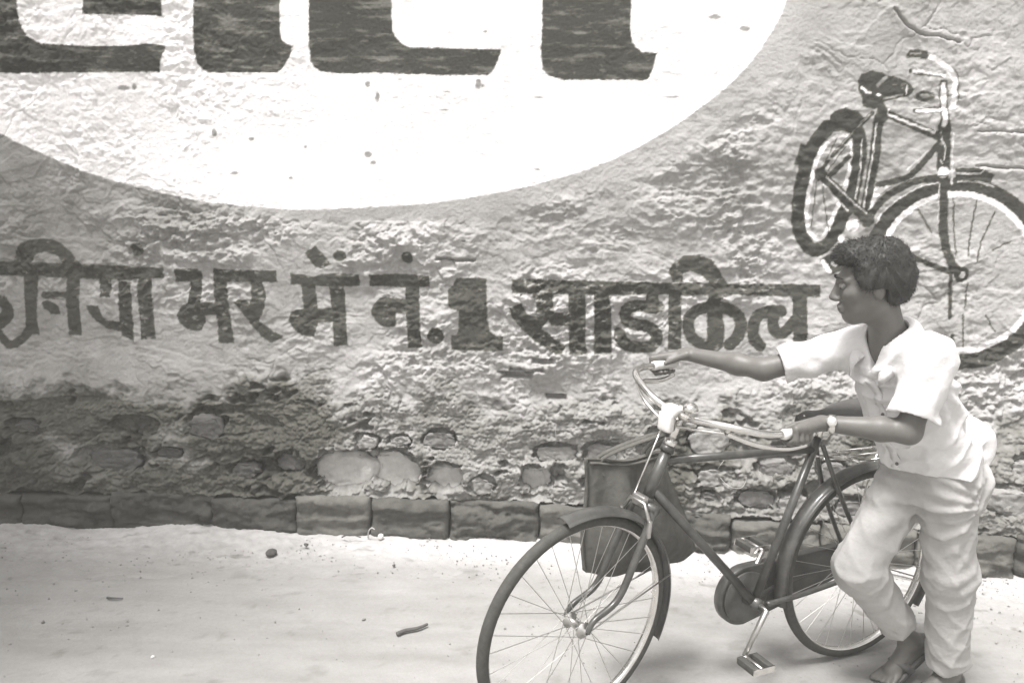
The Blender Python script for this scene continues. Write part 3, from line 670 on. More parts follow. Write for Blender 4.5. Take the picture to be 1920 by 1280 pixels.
# dusty verge heaped along the foot of the wall
vu = axis_pts(-9, -2.9, 2.9, 9, .010, .12); vd = np.arange(-.12, .98, .010)
A, B = np.meshgrid(vu.astype(np.float32), vd.astype(np.float32), indexing='ij')
kp = kerb_proj(A); wid = .52 + .08 * fbm(A * 1.1, A * 0, 611, 3) + .05 * fbm(A * 6, B * 6, 612, 3)
top = .014 + .009 * fbm(A * 2.2, B * 3, 613, 3) + .005 * fbm(A * 14, B * 18, 614, 4, .6) + .002 * fbm(A * 60, B * 60, 617, 2)
heap = .030 * np.exp(-((A + 1.62) / .38) ** 2) * (1 - sstep(.0, .3, B)) + .018 * np.exp(-((A + 2.4) / .3) ** 2) * (1 - sstep(0, .25, B)) + .014 * (1 - sstep(0, .16, B)) * sstep(-.3, .5, fbm(A * 3, B * 0 + 1, 615, 2))
Hv = (top + heap) * (1 - sstep(.25, 1.0, B / wid)) - .030 * sstep(.9, 1.15, B / wid)
TV = .38 + .04 * fbm(A * 2, B * 4, 616, 3) + .05 * fbm(A * 18, B * 22, 618, 3, .6)
edge = sstep(.25, .85, B / wid); TV = TV * (1 - edge) + edge * (.295 + .03 * fbm(A * 5, B * 9, 620, 3)) + .07 * np.exp(-((A + .0) / .9) ** 2) * (1 - edge)  # paler mid-verge: the stronger light there is painted into the tone
TV = TV - .10 * sstep(.6, 1.0, fbm(A * 9, B * 11, 619, 3, .6))
I = np.arange(A.size, dtype=np.int32).reshape(A.shape)
verge = mesh_np("dirt_verge", np.stack([A, -kp - B, Hv], -1).reshape(-1, 3), np.stack([I[:-1, :-1], I[:-1, 1:], I[1:, 1:], I[1:, :-1]], -1).reshape(-1, 4), M_GROUND, None, True, {"tone": TV.ravel()})
verge.location = W_ORG; verge.rotation_euler = (0, 0, W_ANG)
tag(verge, "sandy dirt verge along the foot of the wall", kind="structure")

# ------------------------------------------------------------------ bicycle
# bicycle frame: x forward, y to its left, z up, origin at the rear tyre's contact point
BX, BY, TH, LEAN, STEER = 1.2503, 2.9485, 3.5785, .0277, .1895
bike = empty("bicycle")
_fx = Vector((math.cos(TH), math.sin(TH), 0)); _lf = Vector((-math.sin(TH), math.cos(TH), 0)); _up = Vector((0, 0, 1))
_l2 = math.cos(LEAN) * _lf - math.sin(LEAN) * _up; _u2 = math.cos(LEAN) * _up + math.sin(LEAN) * _lf
bike.matrix_world = Matrix(((_fx.x, _l2.x, _u2.x, BX), (_fx.y, _l2.y, _u2.y, BY), (_fx.z, _l2.z, _u2.z, .002), (0, 0, 0, 1)))
tag(bike, "black roadster bicycle with chrome handlebar, pushed past the wall by the boy", "bicycle")
WR, WB = .352, 1.161
RH = np.array([0, 0, WR]); FH = np.array([WB, 0, WR]); BBK = np.array([.47, 0, .29])
SAX = np.array([-.391, 0, .9204]); SO = FH - np.array([.069, 0, .029])
def steer(P):
    P = np.asarray(P, float); one = P.ndim == 1; D = np.atleast_2d(P) - SO; c, s = math.cos(STEER), math.sin(STEER)
    D = D * c + np.cross(SAX, D) * s + np.outer(D @ SAX, SAX) * (1 - c); D = D + SO
    return D[0] if one else D
SR = np.array([steer(SO + e) - SO for e in np.eye(3)]).T

def wheel(hub, rot, label):
    w = bpy.data.objects.new("wheel", None); link(w, bike); w.empty_display_size = .05
    m4 = Matrix.Identity(4)
    for i in range(3):
        for j in range(3): m4[i][j] = rot[i][j]
        m4[i][3] = hub[i]
    w.matrix_local = m4; tag(w, label)
    t = np.linspace(0, 2 * np.pi, 73)[:-1]
    ring = lambda r, y=0: np.stack([r * np.cos(t), np.full_like(t, y), r * np.sin(t)], -1)
    MB().tube(ring(WR - .0185), .0185, 12, closed=True).build("tyre", M_RUBBER, w)
    mb = MB(); prof = [(.322, -.014), (.327, -.0145), (.333, -.014), (.336, -.011), (.330, -.006), (.3265, 0), (.330, .006), (.336, .011), (.333, .014), (.327, .0145), (.322, .014), (.316, .008), (.314, 0), (.316, -.008), (.322, -.014)]
    mb.lathe(prof, 72); mb.build("rim", M_CHROME, w)
    mb = MB(); mb.lathe([(.006, -.05), (.009, -.05), (.009, -.036), (.026, -.034), (.026, -.031), (.013, -.026), (.013, .026), (.026, .031), (.026, .034), (.009, .036), (.009, .05), (.006, .05)], 16); mb.build("hub", M_STEEL, w)
    sp = None
    for k in range(32):
        a = 2 * math.pi * k / 32; sd = 1 if k % 2 else -1; tw = (.42 if (k // 2) % 2 else -.42)
        if k < 4:
            p0 = (.025 * math.cos(tw * 2.2), sd * .032, .025 * math.sin(tw * 2.2)); p1 = (.315, sd * .003, 0)
            o = MB().tube([p0, p1], .0012, 5, cap=False).build("spoke", M_STEEL, w); 
            if sp is None: sp = {}
            sp[k] = o.data
        else:
            o = link(bpy.data.objects.new("spoke", sp[k % 4]), w)
        o.rotation_euler = (0, -a, 0)
    return w
wheel(RH, np.eye(3), None)
wheel(steer(FH), SR, None)

# frame tubes
ST = np.array([.26, 0, .83]); HT = SO + SAX * .585; HB = SO + SAX * .425
mb = MB()
mb.tube([BBK, ST + (ST - BBK) * .02], .0145, 12)
mb.tube([ST - (ST - BBK) / np.linalg.norm(ST - BBK) * .03, HT - SAX * .035], .0130, 12)
mb.tube([HB + SAX * .035, BBK], .0150, 12)
mb.tube([HB - SAX * .005, HT + SAX * .005], .0175, 14); mb.tube([HB - SAX * .012, HB + SAX * .006], .022, 14); mb.tube([HT - SAX * .006, HT + SAX * .014], .022, 14)
mb.tube([BBK + (0, -.034, 0), BBK + (0, .034, 0)], .021, 14)
for s in (-1, 1):
    mb.tube(catmull([BBK + (-.03, s * .028, 0), (.30, s * .045, .31), (.06, s * .058, .347), RH + (0, s * .060, 0)]), .0095, 8)
    mb.tube(catmull([ST + (-.012, s * .016, -.012), (.16, s * .042, .62), (.03, s * .058, .40), RH + (0, s * .062, 0)]), .0080, 8)
    mb.box(RH + np.array((0, s * .061, 0)), (.045, .006, .035))
mb.build("frame", M_BLACK, bike)
# fork, stem, bars turn with the steering
mb = MB()
CR = SO + SAX * .405
for s in (-1, 1):
    mb.tube(steer(catmull([CR + (0, s * .045, 0), CR + np.array((0, s * .050, 0)) - SAX * .15, SO + SAX * .12 + (.006, s * .050, 0), FH + (-.022, s * .051, .035), FH + (0, s * .052, 0)])), np.linspace(.013, .0085, 33), 8)
mb.tube(steer([CR + (0, -.055, 0), CR + (0, .055, 0)]), .015, 10); mb.tube(steer([CR, HB]), .016, 10)
mb.build("fork", M_BLACK, bike)
mb = MB(); mb.box(steer(CR + np.array((.020, .0, .02))), (.022, .05, .034), SR); mb.tube(steer([CR + (.03, .06, -.03), CR + (.03, .03, .02), CR + (.03, -.03, .02), CR + (.03, -.06, -.03)]), .006, 7)
for s in (-1, 1): mb.box(steer(CR + np.array((.03, s * .06, -.05))), (.012, .012, .055), SR)
mb.build("front_brake", M_STEEL, bike)
STM = HT + SAX * .125
mb = MB(); mb.tube(steer([HT + SAX * .01, STM]), .0125, 12); mb.tube(steer([STM - SAX * .015, STM + SAX * .018]), .019, 12)
mb.tube(steer([STM, STM + (.035, 0, .004)]), .016, 12); mb.tube(steer([HT + SAX * .012, HT + SAX * .035]), .021, 12)
mb.tube(steer([STM + (.035, -.026, .004), STM + (.035, .026, .004)]), .0195, 12)
mb.build("stem", M_CHROME, bike)
def bar_pts(s):
    up = .030 if s < 0 else -.028                               # bar knocked slightly askew
    o = STM + np.array((.035, 0, .004))
    L = [(0, 0, 0), (.006, .05, .004), (.012, .11, .020), (-.018, .20, .036), (-.095, .258, .030), (-.20, .275, .022), (-.275, .280, .018)]
    return [o + np.array((x, s * y, z + up * y / .27)) for x, y, z in L]
mb = MB()
for s in (-1, 1): mb.tube(steer(catmull(bar_pts(s))), .0112, 12)
mb.build("handlebar", M_CHROME, bike)
GRIP = {}
for s in (-1, 1):
    P = steer(catmull(bar_pts(s))); e = P[-1]; d = P[-1] - P[-9]; d /= np.linalg.norm(d); GRIP[s] = (e - d * .055, -d)
    r = [.014, .0165, .0155, .0165, .0155, .0165, .0155, .0165, .0155, .0165, .017, .012]
    MB().tube([e - d * (.115 - .12 * k / 11) for k in range(12)], r, 12).build("grip", M_WHITE, bike)
    # brake lever swinging under the grip and the rod down to the stem
    b = bar_pts(s); q = [b[3] + (0, -s * .012, -.022), b[4] + (0, -s * .02, -.040), b[5] + (0, -s * .010, -.050), b[6] + (0, 0, -.040)]
    mb = MB().tube(steer(catmull(q)), .0052, 8, flat=1.5); mb.tube(steer([b[3] + (0, 0, .0), b[3] + (0, -s * .012, -.022)]), .008, 8); mb.build("brake_lever", M_CHROME, bike)
mb = MB()
mb.tube(steer(catmull([bar_pts(-1)[3] + (.004, .012, -.022), bar_pts(-1)[2] + (.01, 0, -.026), STM + (.05, -.03, -.03), STM + (.05, .03, -.03), bar_pts(1)[2] + (.01, 0, -.026), bar_pts(1)[3] + (.004, -.012, -.022)])), .0042, 7)
mb.tube(steer([STM + (.05, -.022, -.03), CR + (.032, -.022, .02)]), .0032, 6)
mb.build("brake_rod", M_CHROME, bike)
# bell on the bar, lamp bracket in front of the stem
mb = MB(); c = steer(bar_pts(1)[1] + np.array((.0, .015, .034))); mb.lathe([(.001, .016), (.014, .014), (.022, .007), (.025, -.004), (.024, -.006), (.004, -.008), (.004, -.022)], 18, c, 'z'); mb.build("bell", M_CHROME, bike)
mb = MB(); mb.tube(steer([STM + (.03, 0, -.01), STM + (.062, 0, -.020)]), .010, 8)
mb.box(steer(STM + np.array((.066, 0, -.022))), (.026, .050, .060), SR, .3); mb.box(steer(STM + np.array((.045, 0, .012))), (.045, .060, .030), SR, .35); mb.build("lamp_bracket", M_WHITE, bike)
# mudguards: curved section swept round the wheel
def mudguard(a0, a1, fn, stays):
    n = 40; prof = [(-.030, -.014), (-.024, -.004), (-.012, .002), (0, .004), (.012, .002), (.024, -.004), (.030, -.014)]
    V = []; R0 = WR + .018
    for off in (0, .0022):
        for i in range(n):
            a = a0 + (a1 - a0) * i / (n - 1)
            for y, r in prof: V.append(((R0 + r + off) * math.cos(a), y, (R0 + r + off) * math.sin(a)))
    m = len(prof); Q = []
    for sft, fl in ((0, 1), (n * m, 0)):
        for i in range(n - 1):
            for k in range(m - 1):
                q = (sft + i * m + k, sft + i * m + k + 1, sft + (i + 1) * m + k + 1, sft + (i + 1) * m + k); Q.append(q if fl else q[::-1])
    for i in range(n - 1):
        for k in (0, m - 1): Q.append((i * m + k, (i + 1) * m + k, n * m + (i + 1) * m + k, n * m + i * m + k))
    o = MB().add(fn(np.array(V)), Q).build("mudguard", M_BLACK, bike)
    for a in stays:
        mb = MB()
        for s in (-1, 1): mb.tube(fn(np.array([(0, s * .052, 0), ((R0 - .012) * math.cos(a), s * .030, (R0 - .012) * math.sin(a))])), .0026, 6)
        mb.build("mudguard_stay", M_STEEL, o)
mudguard(math.radians(-15), math.radians(215), lambda P: P + RH, [math.radians(150), math.radians(200)])
mudguard(math.radians(76), math.radians(203), lambda P: steer(P + FH), [math.radians(165)])
# cranks, pedals, chain case (right side), chainring
CA = math.radians(-62)
cd = np.array((math.cos(CA), 0, math.sin(CA)))
for s, sg in ((1, 1), (-1, -1)):
    e = BBK + np.array((0, s * .062, 0)); t = e + sg * cd * .165
    MB().tube([BBK + np.array((0, s * .03, 0)), e, t], [.011, .0105, .0085], 8).build("crank", M_STEEL, bike)
    mb = MB(); c = t + np.array((0, s * .055, 0)); mb.tube([t, c + (0, s * .04, 0)], .007, 8); pd = mb.build("pedal", M_STEEL, bike)
    for q in (-1, 1): MB().box(c + np.array((q * .030, 0, 0)), (.022, .080, .024)).build("pedal_block", M_RUBBER, pd)
    mb = MB(); mb.box(c + np.array((0, s * .042, 0)), (.085, .004, .022)); mb.box(c - np.array((0, s * .042, 0)), (.085, .004, .022)); mb.build("pedal_plate", M_CHROME, pd)
def chain_case():
    out = []; R1, R2 = .105, .055
    for k in range(19): a = -math.pi / 2 + math.pi * k / 18; out.append((BBK[0] + R1 * math.cos(a), BBK[2] + R1 * math.sin(a)))
    for k in range(13): a = math.pi / 2 + math.pi * k / 12; out.append((RH[0] + R2 * math.cos(a), RH[2] + R2 * math.sin(a)))
    n = len(out); V = []; prof = [(.0, .95), (.0, .985), (.004, 1.0), (.032, 1.0), (.036, .985), (.036, .95)]
    cx, cz = .27, .325
    for y, f in prof:
        for x, z in out: V.append((cx + (x - cx) * f, -.082 + y, cz + (z - cz) * f))
    Q = [(i * n + k, (i + 1) * n + k, (i + 1) * n + (k + 1) % n, i * n + (k + 1) % n) for i in range(len(prof) - 1) for k in range(n)]
    V += [(cx, -.082, cz), (cx, -.046, cz)]; c = len(V) - 2; m = (len(prof) - 1) * n
    T = [(c, k, (k + 1) % n) for k in range(n)] + [(c + 1, m + (k + 1) % n, m + k) for k in range(n)]
    MB().add(V, Q, T).build("chain_case", M_BLACK, bike)
chain_case()
mb = MB(); mb.lathe([(.02, -.003), (.088, -.003), (.092, 0), (.088, .003), (.02, .003)], 40, BBK + np.array((0, -.040, 0)), 'y'); mb.build("chainring", M_BLACK, bike)
# saddle on its post
mb = MB(); mb.tube([ST, ST + (ST - BBK) / np.linalg.norm(ST - BBK) * .075], .0115, 10); mb.build("seat_post", M_CHROME, bike)
SC = ST + (ST - BBK) / np.linalg.norm(ST - BBK) * .09
V = []; nx, ny = 22, 15
for i in range(nx):
    a = i / (nx - 1); x = -.15 + .28 * a; hw = np.interp(a, [0, .08, .25, .45, .65, .9, 1], [.055, .092, .098, .070, .036, .024, .012])
    for k in range(ny):
        b = -1 + 2 * k / (ny - 1); drop = .040 * abs(b) ** 2.4 + .016 * max(0, a - .85) / .15
        V.append((SC[0] + x, b * hw, SC[2] + .030 + .018 * (1 - a) ** 2 - .012 * math.sin(a * 3.1) - drop))
V = np.array(V); V2 = V.copy(); V2[:, 2] -= .006; Q = []
for i in range(nx - 1):
    for k in range(ny - 1):
        q = (i * ny + k, (i + 1) * ny + k, (i + 1) * ny + k + 1, i * ny + k + 1); Q.append(q); Q.append(tuple(v + nx * ny for v in q[::-1]))
edge = [i * ny for i in range(nx)] + [(nx - 1) * ny + k for k in range(1, ny)] + [i * ny + ny - 1 for i in range(nx - 2, -1, -1)] + [k for k in range(ny - 2, 0, -1)]
Q += [(edge[i], edge[(i + 1) % len(edge)], edge[(i + 1) % len(edge)] + nx * ny, edge[i] + nx * ny) for i in range(len(edge))]
sad = MB().add(np.concatenate([V, V2]), Q).build("saddle", M_LEATHER, bike)
for s in (-1, 1):
    t = np.linspace(0, 1, 70); c = SC + np.array((-.115, s * .055, -.042))
    MB().tube(np.stack([c[0] + .017 * np.cos(t * 2 * np.pi * 4), c[1] + .017 * np.sin(t * 2 * np.pi * 4), c[2] + .055 * t], -1), .0034, 6).build("saddle_spring", M_CHROME, sad)
    MB().tube(catmull([SC + (-.115, s * .055, -.044), SC + (-.03, s * .03, -.036), SC + (.05, s * .016, -.012), SC + (.11, s * .008, .012)]), .0038, 6).build("saddle_rail", M_CHROME, sad)
# rear carrier
mb = MB(); zt = WR * 2 + .055
for y in (-.055, 0, .055): mb.tube([(.12, y, zt), (-.30, y, zt)], .0042, 7)
for x in (.12, -.06, -.30): mb.tube([(x, -.06, zt), (x, .06, zt)], .0042, 7)
for s in (-1, 1): mb.tube([(-.10, s * .058, zt), (0, s * .066, WR)], .0042, 7); mb.tube([(.12, s * .03, zt), ST + (-.02, s * .016, -.06)], .0042, 7)
mb.build("rear_carrier", M_CHROME, bike)

# ------------------------------------------------------------------ canvas bag hung on the far side of the handlebar
bagroot = empty("canvas_bag", (BX, BY, 0), TH)
tag(bagroot, "dark canvas bag hanging from the handlebar behind the front wheel", "bag")
def bag_xy(u, v):        # u 0..1 front to back, v 0..1 top to bottom, in bicycle heading frame (s, z)
    tl, tr, bl_, br = np.array((1.055, .812)), np.array((.772, .805)), np.array((1.050, .424)), np.array((.612, .430))
    p = (1 - v) * ((1 - u) * tl + u * tr) + v * ((1 - u) * bl_ + u * br)
    return p + np.array((.012 * math.sin(v * 7) * (u - .5), -.020 * math.sin(math.pi * u) * v ** 2 - .018 * math.sin(math.pi * u) ** 2 * (1 - v) + .030 * max(0, abs(2 * u - 1) - .75) ** 1.0 * 4 * v ** 6 * .5))
n = 34; V = []
for sd in (1, -1):
    for i in range(n):
        for k in range(n):
            u, v = i / (n - 1), k / (n - 1); s_, z_ = bag_xy(u, v)
            bul = (1 - abs(2 * u - 1) ** 3.5) * (1 - abs(2 * v - 1) ** 4) ; th = .012 + .040 * bul * (.45 + .75 * v)
            fold = .016 * math.sin(u * 15 + 3 * v + 1.3 * sd) * (1 - .5 * v) + .006 * math.sin(v * 12 + 5 * u * sd) * u + .012 * math.sin(9 * (u - v) + sd) * v
            V.append((s_, -.135 + sd * (th + fold * bul), z_ + .004 * math.sin(u * 20) * (v > .97)))
Q = []
for sft, fl in ((0, 1), (n * n, 0)):
    for i in range(n - 1):
        for k in range(n - 1):
            q = (sft + i * n + k, sft + (i + 1) * n + k, sft + (i + 1) * n + k + 1, sft + i * n + k + 1); Q.append(q if fl else q[::-1])
edge = [i * n for i in range(n)] + [(n - 1) * n + k for k in range(1, n)] + [i * n + n - 1 for i in range(n - 2, -1, -1)] + [k for k in range(n - 2, 0, -1)]
Q += [(edge[i], edge[(i + 1) % len(edge)], edge[(i + 1) % len(edge)] + n * n, edge[i] + n * n) for i in range(len(edge))]
MB().add(V, Q).build("bag_body", M_CANVAS, bagroot)
for sd in (1, -1):
    mb = MB(); a = bag_xy(.2, .01); b = bag_xy(.8, .01); hx = HT + SAX * .045
    mb.tube(catmull([(a[0], -.135 + sd * .014, a[1] - .05), (a[0], -.135 + sd * .012, a[1] + .01), (hx[0] + .03, -.04 + .012 * sd, hx[2] - .012), (hx[0] - .012, .020 + .006 * sd, hx[2] + .006), (hx[0] - .04, -.04 + .012 * sd, hx[2] - .012), (b[0] - .0, -.135 + sd * .012, b[1] + .015), (b[0], -.135 + sd * .014, b[1] - .05)]), .0085, 7, flat=.35)
    mb.build("strap", M_CANVAS, bagroot)
mb = MB(); P = [bag_xy(u, .03) for u in np.linspace(.02, .98, 20)]
for sd in (1, -1): mb.tube([(p[0], -.135 + sd * .0165, p[1]) for p in P], .007, 6, flat=.6)
mb.build("hem_band", M_CANVAS, bagroot)

# ------------------------------------------------------------------ the boy: implicit surfaces turned into continuous meshes
class Field:
    """signed distance field on a voxel grid, built by smooth unions of local shapes"""
    def __init__(s, lo, hi, h):
        s.lo = np.array(lo, np.float32); s.h = h; s.n = np.ceil((np.array(hi) - s.lo) / h).astype(int) + 1
        s.D = np.full(s.n, .2, np.float32)
        s.ax = [s.lo[i] + np.arange(s.n[i], dtype=np.float32) * h for i in range(3)]
    def sub(s, lo, hi, pad):
        a = np.clip(np.floor((np.array(lo) - pad - s.lo) / s.h).astype(int), 0, s.n); b = np.clip(np.ceil((np.array(hi) + pad - s.lo) / s.h).astype(int) + 1, 0, s.n)
        S = tuple(slice(int(i), int(j)) for i, j in zip(a, b))
        P = np.meshgrid(*[s.ax[i][S[i]] for i in range(3)], indexing='ij')
        return S, np.stack(P, -1)
    def join(s, S, d, k):
        o = s.D[S]
        if k <= 0: s.D[S] = np.minimum(o, d); return
        h = np.maximum(k - np.abs(o - d), 0) / k
        s.D[S] = np.minimum(o, d) - h * h * k * .25
    def cone(s, a, b, r1, r2, k=.02):
        a, b = np.array(a, np.float32), np.array(b, np.float32); R = max(r1, r2)
        S, P = s.sub(np.minimum(a, b) - R, np.maximum(a, b) + R, k + .03)
        e = b - a; L = float(e @ e); t = np.clip(((P - a) @ e) / L, 0, 1)
        d = np.linalg.norm(P - a - t[..., None] * e, axis=-1) - (r1 + (r2 - r1) * t)
        s.join(S, d, k)
    def chain(s, pts, rs, k=.02, kk=None):
        for i in range(len(pts) - 1): s.cone(pts[i], pts[i + 1], rs[i], rs[i + 1], k if i or kk is None else kk)
    def ell(s, c, r, k=.02, R=None):
        c = np.array(c, np.float32); r = np.array(r, np.float32); R = np.eye(3) if R is None else np.asarray(R)
        S, P = s.sub(c - r.max(), c + r.max(), k + .03)
        q = (P - c) @ R / r; l = np.linalg.norm(q, axis=-1); g = np.linalg.norm(q / r, axis=-1) + 1e-6
        s.join(S, l * (l - 1) / g, k)
    def etube(s, a, b, side, A, B, k=.03):
        """elliptic tube a->b, half widths A (along side) and B (across) as lists over its length"""
        a, b = np.array(a, np.float32), np.array(b, np.float32); e = b - a; L = np.linalg.norm(e); w = e / L
        sd = np.array(side, float); sd -= w * (sd @ w); sd /= np.linalg.norm(sd); fr = np.cross(sd, w); m = max(max(A), max(B))
        S, P = s.sub(np.minimum(a, b) - m, np.maximum(a, b) + m, k + .03)
        q = P - a; t = (q @ w) / L; tt = np.clip(t, 0, 1); xs = np.linspace(0, 1, len(A))
        aa = np.interp(tt, xs, A); bb = np.interp(tt, xs, B); x = (q @ sd) / aa; y = (q @ fr) / bb
        l = np.sqrt(x * x + y * y) + 1e-6; d = (l - 1) * np.minimum(aa, bb) 
        cap = np.maximum(-t, t - 1) * L; d = np.maximum(d, cap)
        s.join(S, d, k)
    def mesh(s):
        D = s.D; n = D.shape; ins = D < 0
        c = np.zeros((n[0] - 1, n[1] - 1, n[2] - 1), np.uint8)
        sl = lambda i, m: slice(i, m - 1 + i)
        for i in (0, 1):
            for j in (0, 1):
                for k in (0, 1): c += ins[sl(i, n[0]), sl(j, n[1]), sl(k, n[2])]
        act = np.argwhere((c > 0) & (c < 8)); idx = np.full(c.shape, -1, np.int32); idx[tuple(act.T)] = np.arange(len(act))
        cor = np.array([(i, j, k) for i in (0, 1) for j in (0, 1) for k in (0, 1)])
        val = np.stack([D[tuple((act + o).T)] for o in cor], -1)
        acc = np.zeros((len(act), 3)); cnt = np.zeros(len(act))
        for p in range(8):
            for q in range(p + 1, 8):
                if np.abs(cor[p] - cor[q]).sum() != 1: continue
                m = (val[:, p] < 0) != (val[:, q] < 0); t = val[:, p] / np.where(m, val[:, p] - val[:, q], 1)
                acc += np.where(m[:, None], cor[p] + t[:, None] * (cor[q] - cor[p]), 0); cnt += m
        V = s.lo + (act + acc / cnt[:, None]) * s.h; Q = []
        for ax in range(3):
            o1, o2 = [(1, 2), (2, 0), (0, 1)][ax]
            A = [slice(1, n[i] - 1) for i in range(3)]; A[ax] = slice(0, n[ax] - 1); Bs = list(A); Bs[ax] = slice(1, n[ax])
            ia, ib = ins[tuple(A)], ins[tuple(Bs)]; e = np.argwhere(ia != ib)
            if not len(e): continue
            off = np.array([slice_.start for slice_ in A]); e = e + off; flip = ins[tuple(e.T)]
            d1 = np.zeros(3, int); d1[o1] = 1; d2 = np.zeros(3, int); d2[o2] = 1
            q = np.stack([idx[tuple((e - d1 - d2).T)], idx[tuple((e - d2).T)], idx[tuple(e.T)], idx[tuple((e - d1).T)]], -1)
            q = np.where(flip[:, None], q, q[:, ::-1]); Q.append(q)
        return V.astype(np.float32), np.concatenate(Q)

def relax(V, Q, it=2, f=.5):
    e = np.concatenate([Q[:, [0, 1]], Q[:, [1, 2]], Q[:, [2, 3]], Q[:, [3, 0]]])
    for _ in range(it):
        S = np.zeros_like(V); c = np.zeros(len(V), np.float32)
        for a, b in ((0, 1), (1, 0)):
            for k in range(3): S[:, k] += np.bincount(e[:, a], V[e[:, b], k], len(V))
            c += np.bincount(e[:, a], minlength=len(V))
        V = V + f * (S / np.maximum(c, 1)[:, None] - V)
    return V

# person frame = bicycle heading frame (s forward, l left, z up) seen from a point under the pelvis
PO = np.array((.05, .30, 0.0))
boy = empty("person", tuple(np.array((BX, BY, 0)) + PO[0] * np.array(_fx) + PO[1] * np.array(_lf)), TH)
tag(boy, "dark haired boy in white short sleeved shirt and pale trousers pushing the bicycle", "person")
def J(*p): return np.array(p, float) - PO
def bike_to_person(p):
    w = bike.matrix_world @ Vector(p); d = w - Vector((BX, BY, 0)); return np.array((d @ _fx, d @ _lf, d.z)) - PO
def bvec(v): 
    w = bike.matrix_world.to_3x3() @ Vector(v); return np.array((w @ _fx, w @ _lf, w.z))
PEL = J(.050, .300, .800); CHE = J(.195, .295, 1.06); NEK = J(.262, .285, 1.205)
RHP, LHP = J(.050, .225, .785), J(.058, .378, .785)
RKN, RAN, LKN, LAN = J(.222, .205, .452), J(-.045, .205, .150), J(-.020, .350, .455), J(-.098, .322, .092)
RSH, LSH = J(.262, .135, 1.165), J(.268, .440, 1.180)
REL, LEL = J(.480, -.008, 1.082), J(.325, .435, .972)
gcL, gL = bike_to_person(GRIP[1][0]), bvec(GRIP[1][1]); gcR, gR = bike_to_person(GRIP[-1][0]), bvec(GRIP[-1][1])
def hand_frame(gc, g, s):
    up = np.array((0, 0, 1.0)); up -= g * (up @ g); up /= np.linalg.norm(up); out = np.cross(up, g) * s
    if out[1] * s < 0: out = -out
    return up, out
HC = J(.352, .280, 1.385)                                         # head centre
yaw, pit, rl = math.radians(-38), math.radians(9), math.radians(-3)
HR = np.array(Matrix.Rotation(yaw, 3, 'Z') @ Matrix.Rotation(pit, 3, 'Y') @ Matrix.Rotation(rl, 3, 'X'))
def H(x, y, z): return HC + HR @ np.array((x, y, z)) * 1.02

B = Field(J(-.36, -.42, -.02), J(.95, .62, 1.56), .0045)
# head
B.ell(H(-.012, 0, .028), (.092, .073, .085), .02, HR); B.ell(H(.028, 0, -.028), (.063, .058, .083), .025, HR)
B.cone(H(.018, 0, -.058), H(.064, 0, -.090), .046, .021, .03)
for y in (-1, 1):
    B.ell(H(.056, y * .034, -.020), (.026, .024, .020), .02, HR); B.cone(H(.0, y * .046, -.052), H(.055, y * .016, -.092), .020, .014, .025)
    B.ell(H(-.008, y * .073, -.010), (.019, .008, .031), .008, HR); B.cone(H(.084, y * .012, .024), H(.070, y * .045, .020), .009, .008, .014)
    B.ell(H(.097, y * .0125, -.035), (.010, .0075, .008), .006, HR)
B.cone(H(.088, 0, .012), H(.106, 0, -.028), .0075, .0115, .012); B.ell(H(.106, 0, -.030), (.011, .011, .009), .006, HR)
B.cone(H(.090, -.014, -.0595), H(.090, .014, -.0595), .0075, .0075, .008); B.cone(H(.0875, -.012, -.0715), H(.0875, .012, -.0715), .008, .008, .007)
S, P = B.sub(H(.09, 0, .0) - .08, H(.09, 0, 0) + .08, 0)          # eye sockets
for y in (-1, 1):
    d = np.linalg.norm(P - H(.096, y * .031, .004), axis=-1) - .017; B.D[S] = np.maximum(B.D[S], -d)
B.cone(H(-.022, 0, -.055), NEK, .047, .052, .03); B.cone(NEK, CHE, .052, .070, .03)
# trunk and limbs (mostly under the clothes)
B.cone(RSH, LSH, .042, .042, .02); B.cone(CHE, PEL, .070, .082, .03)
for hp, kn, an in ((RHP, RKN, RAN), (LHP, LKN, LAN)):
    B.cone(hp, kn, .070, .046, .05); B.cone(kn, an, .045, .030, .03); m = kn * .62 + an * .38; B.ell(m + np.array((-.018, 0, 0)), (.040, .040, .075), .03)
for sh, el, wr, sd, gc, g in ((RSH, REL, None, -1, gcR, gR), (LSH, LEL, None, 1, gcL, gL)):
    up, out = hand_frame(gc, g, sd)
    wr = gc - g * .088 + out * .012 + up * .028
    if sd < 0: wr = wr + np.array((.010, .055, .012))
    B.cone(sh, el, .044, .035, .03); mid = el * .68 + wr * .32
    B.chain([el, mid, wr], [.034, .034, .0225], .02)
    fl = [1.0, 1.08, 1.02, .86]
    for i in range(4):
        o = g * (.034 - .0205 * i); kn = gc + o + out * .026 + up * .020; f = fl[i]
        B.cone(wr + g * (.004 - .006 * i), kn, .0165, .0115, .012)
        p1 = gc + o * 1.03 + out * (.030 * f) - up * .012; p2 = gc + o * 1.03 + out * .004 - up * .0285; p3 = gc + o + -out * .019 - up * .020
        B.chain([kn, p1, p2, p3], [.0100, .0088, .0080, .0070], .004)
    tb = wr + g * .018 - out * .016
    B.chain([tb, gc - g * .012 - out * .019 + up * .018, gc + g * .020 - out * .022 + up * .010], [.0145, .0105, .0082], .008)
    if sd > 0: L_WR, L_EL = wr, el
    else: R_WR = wr
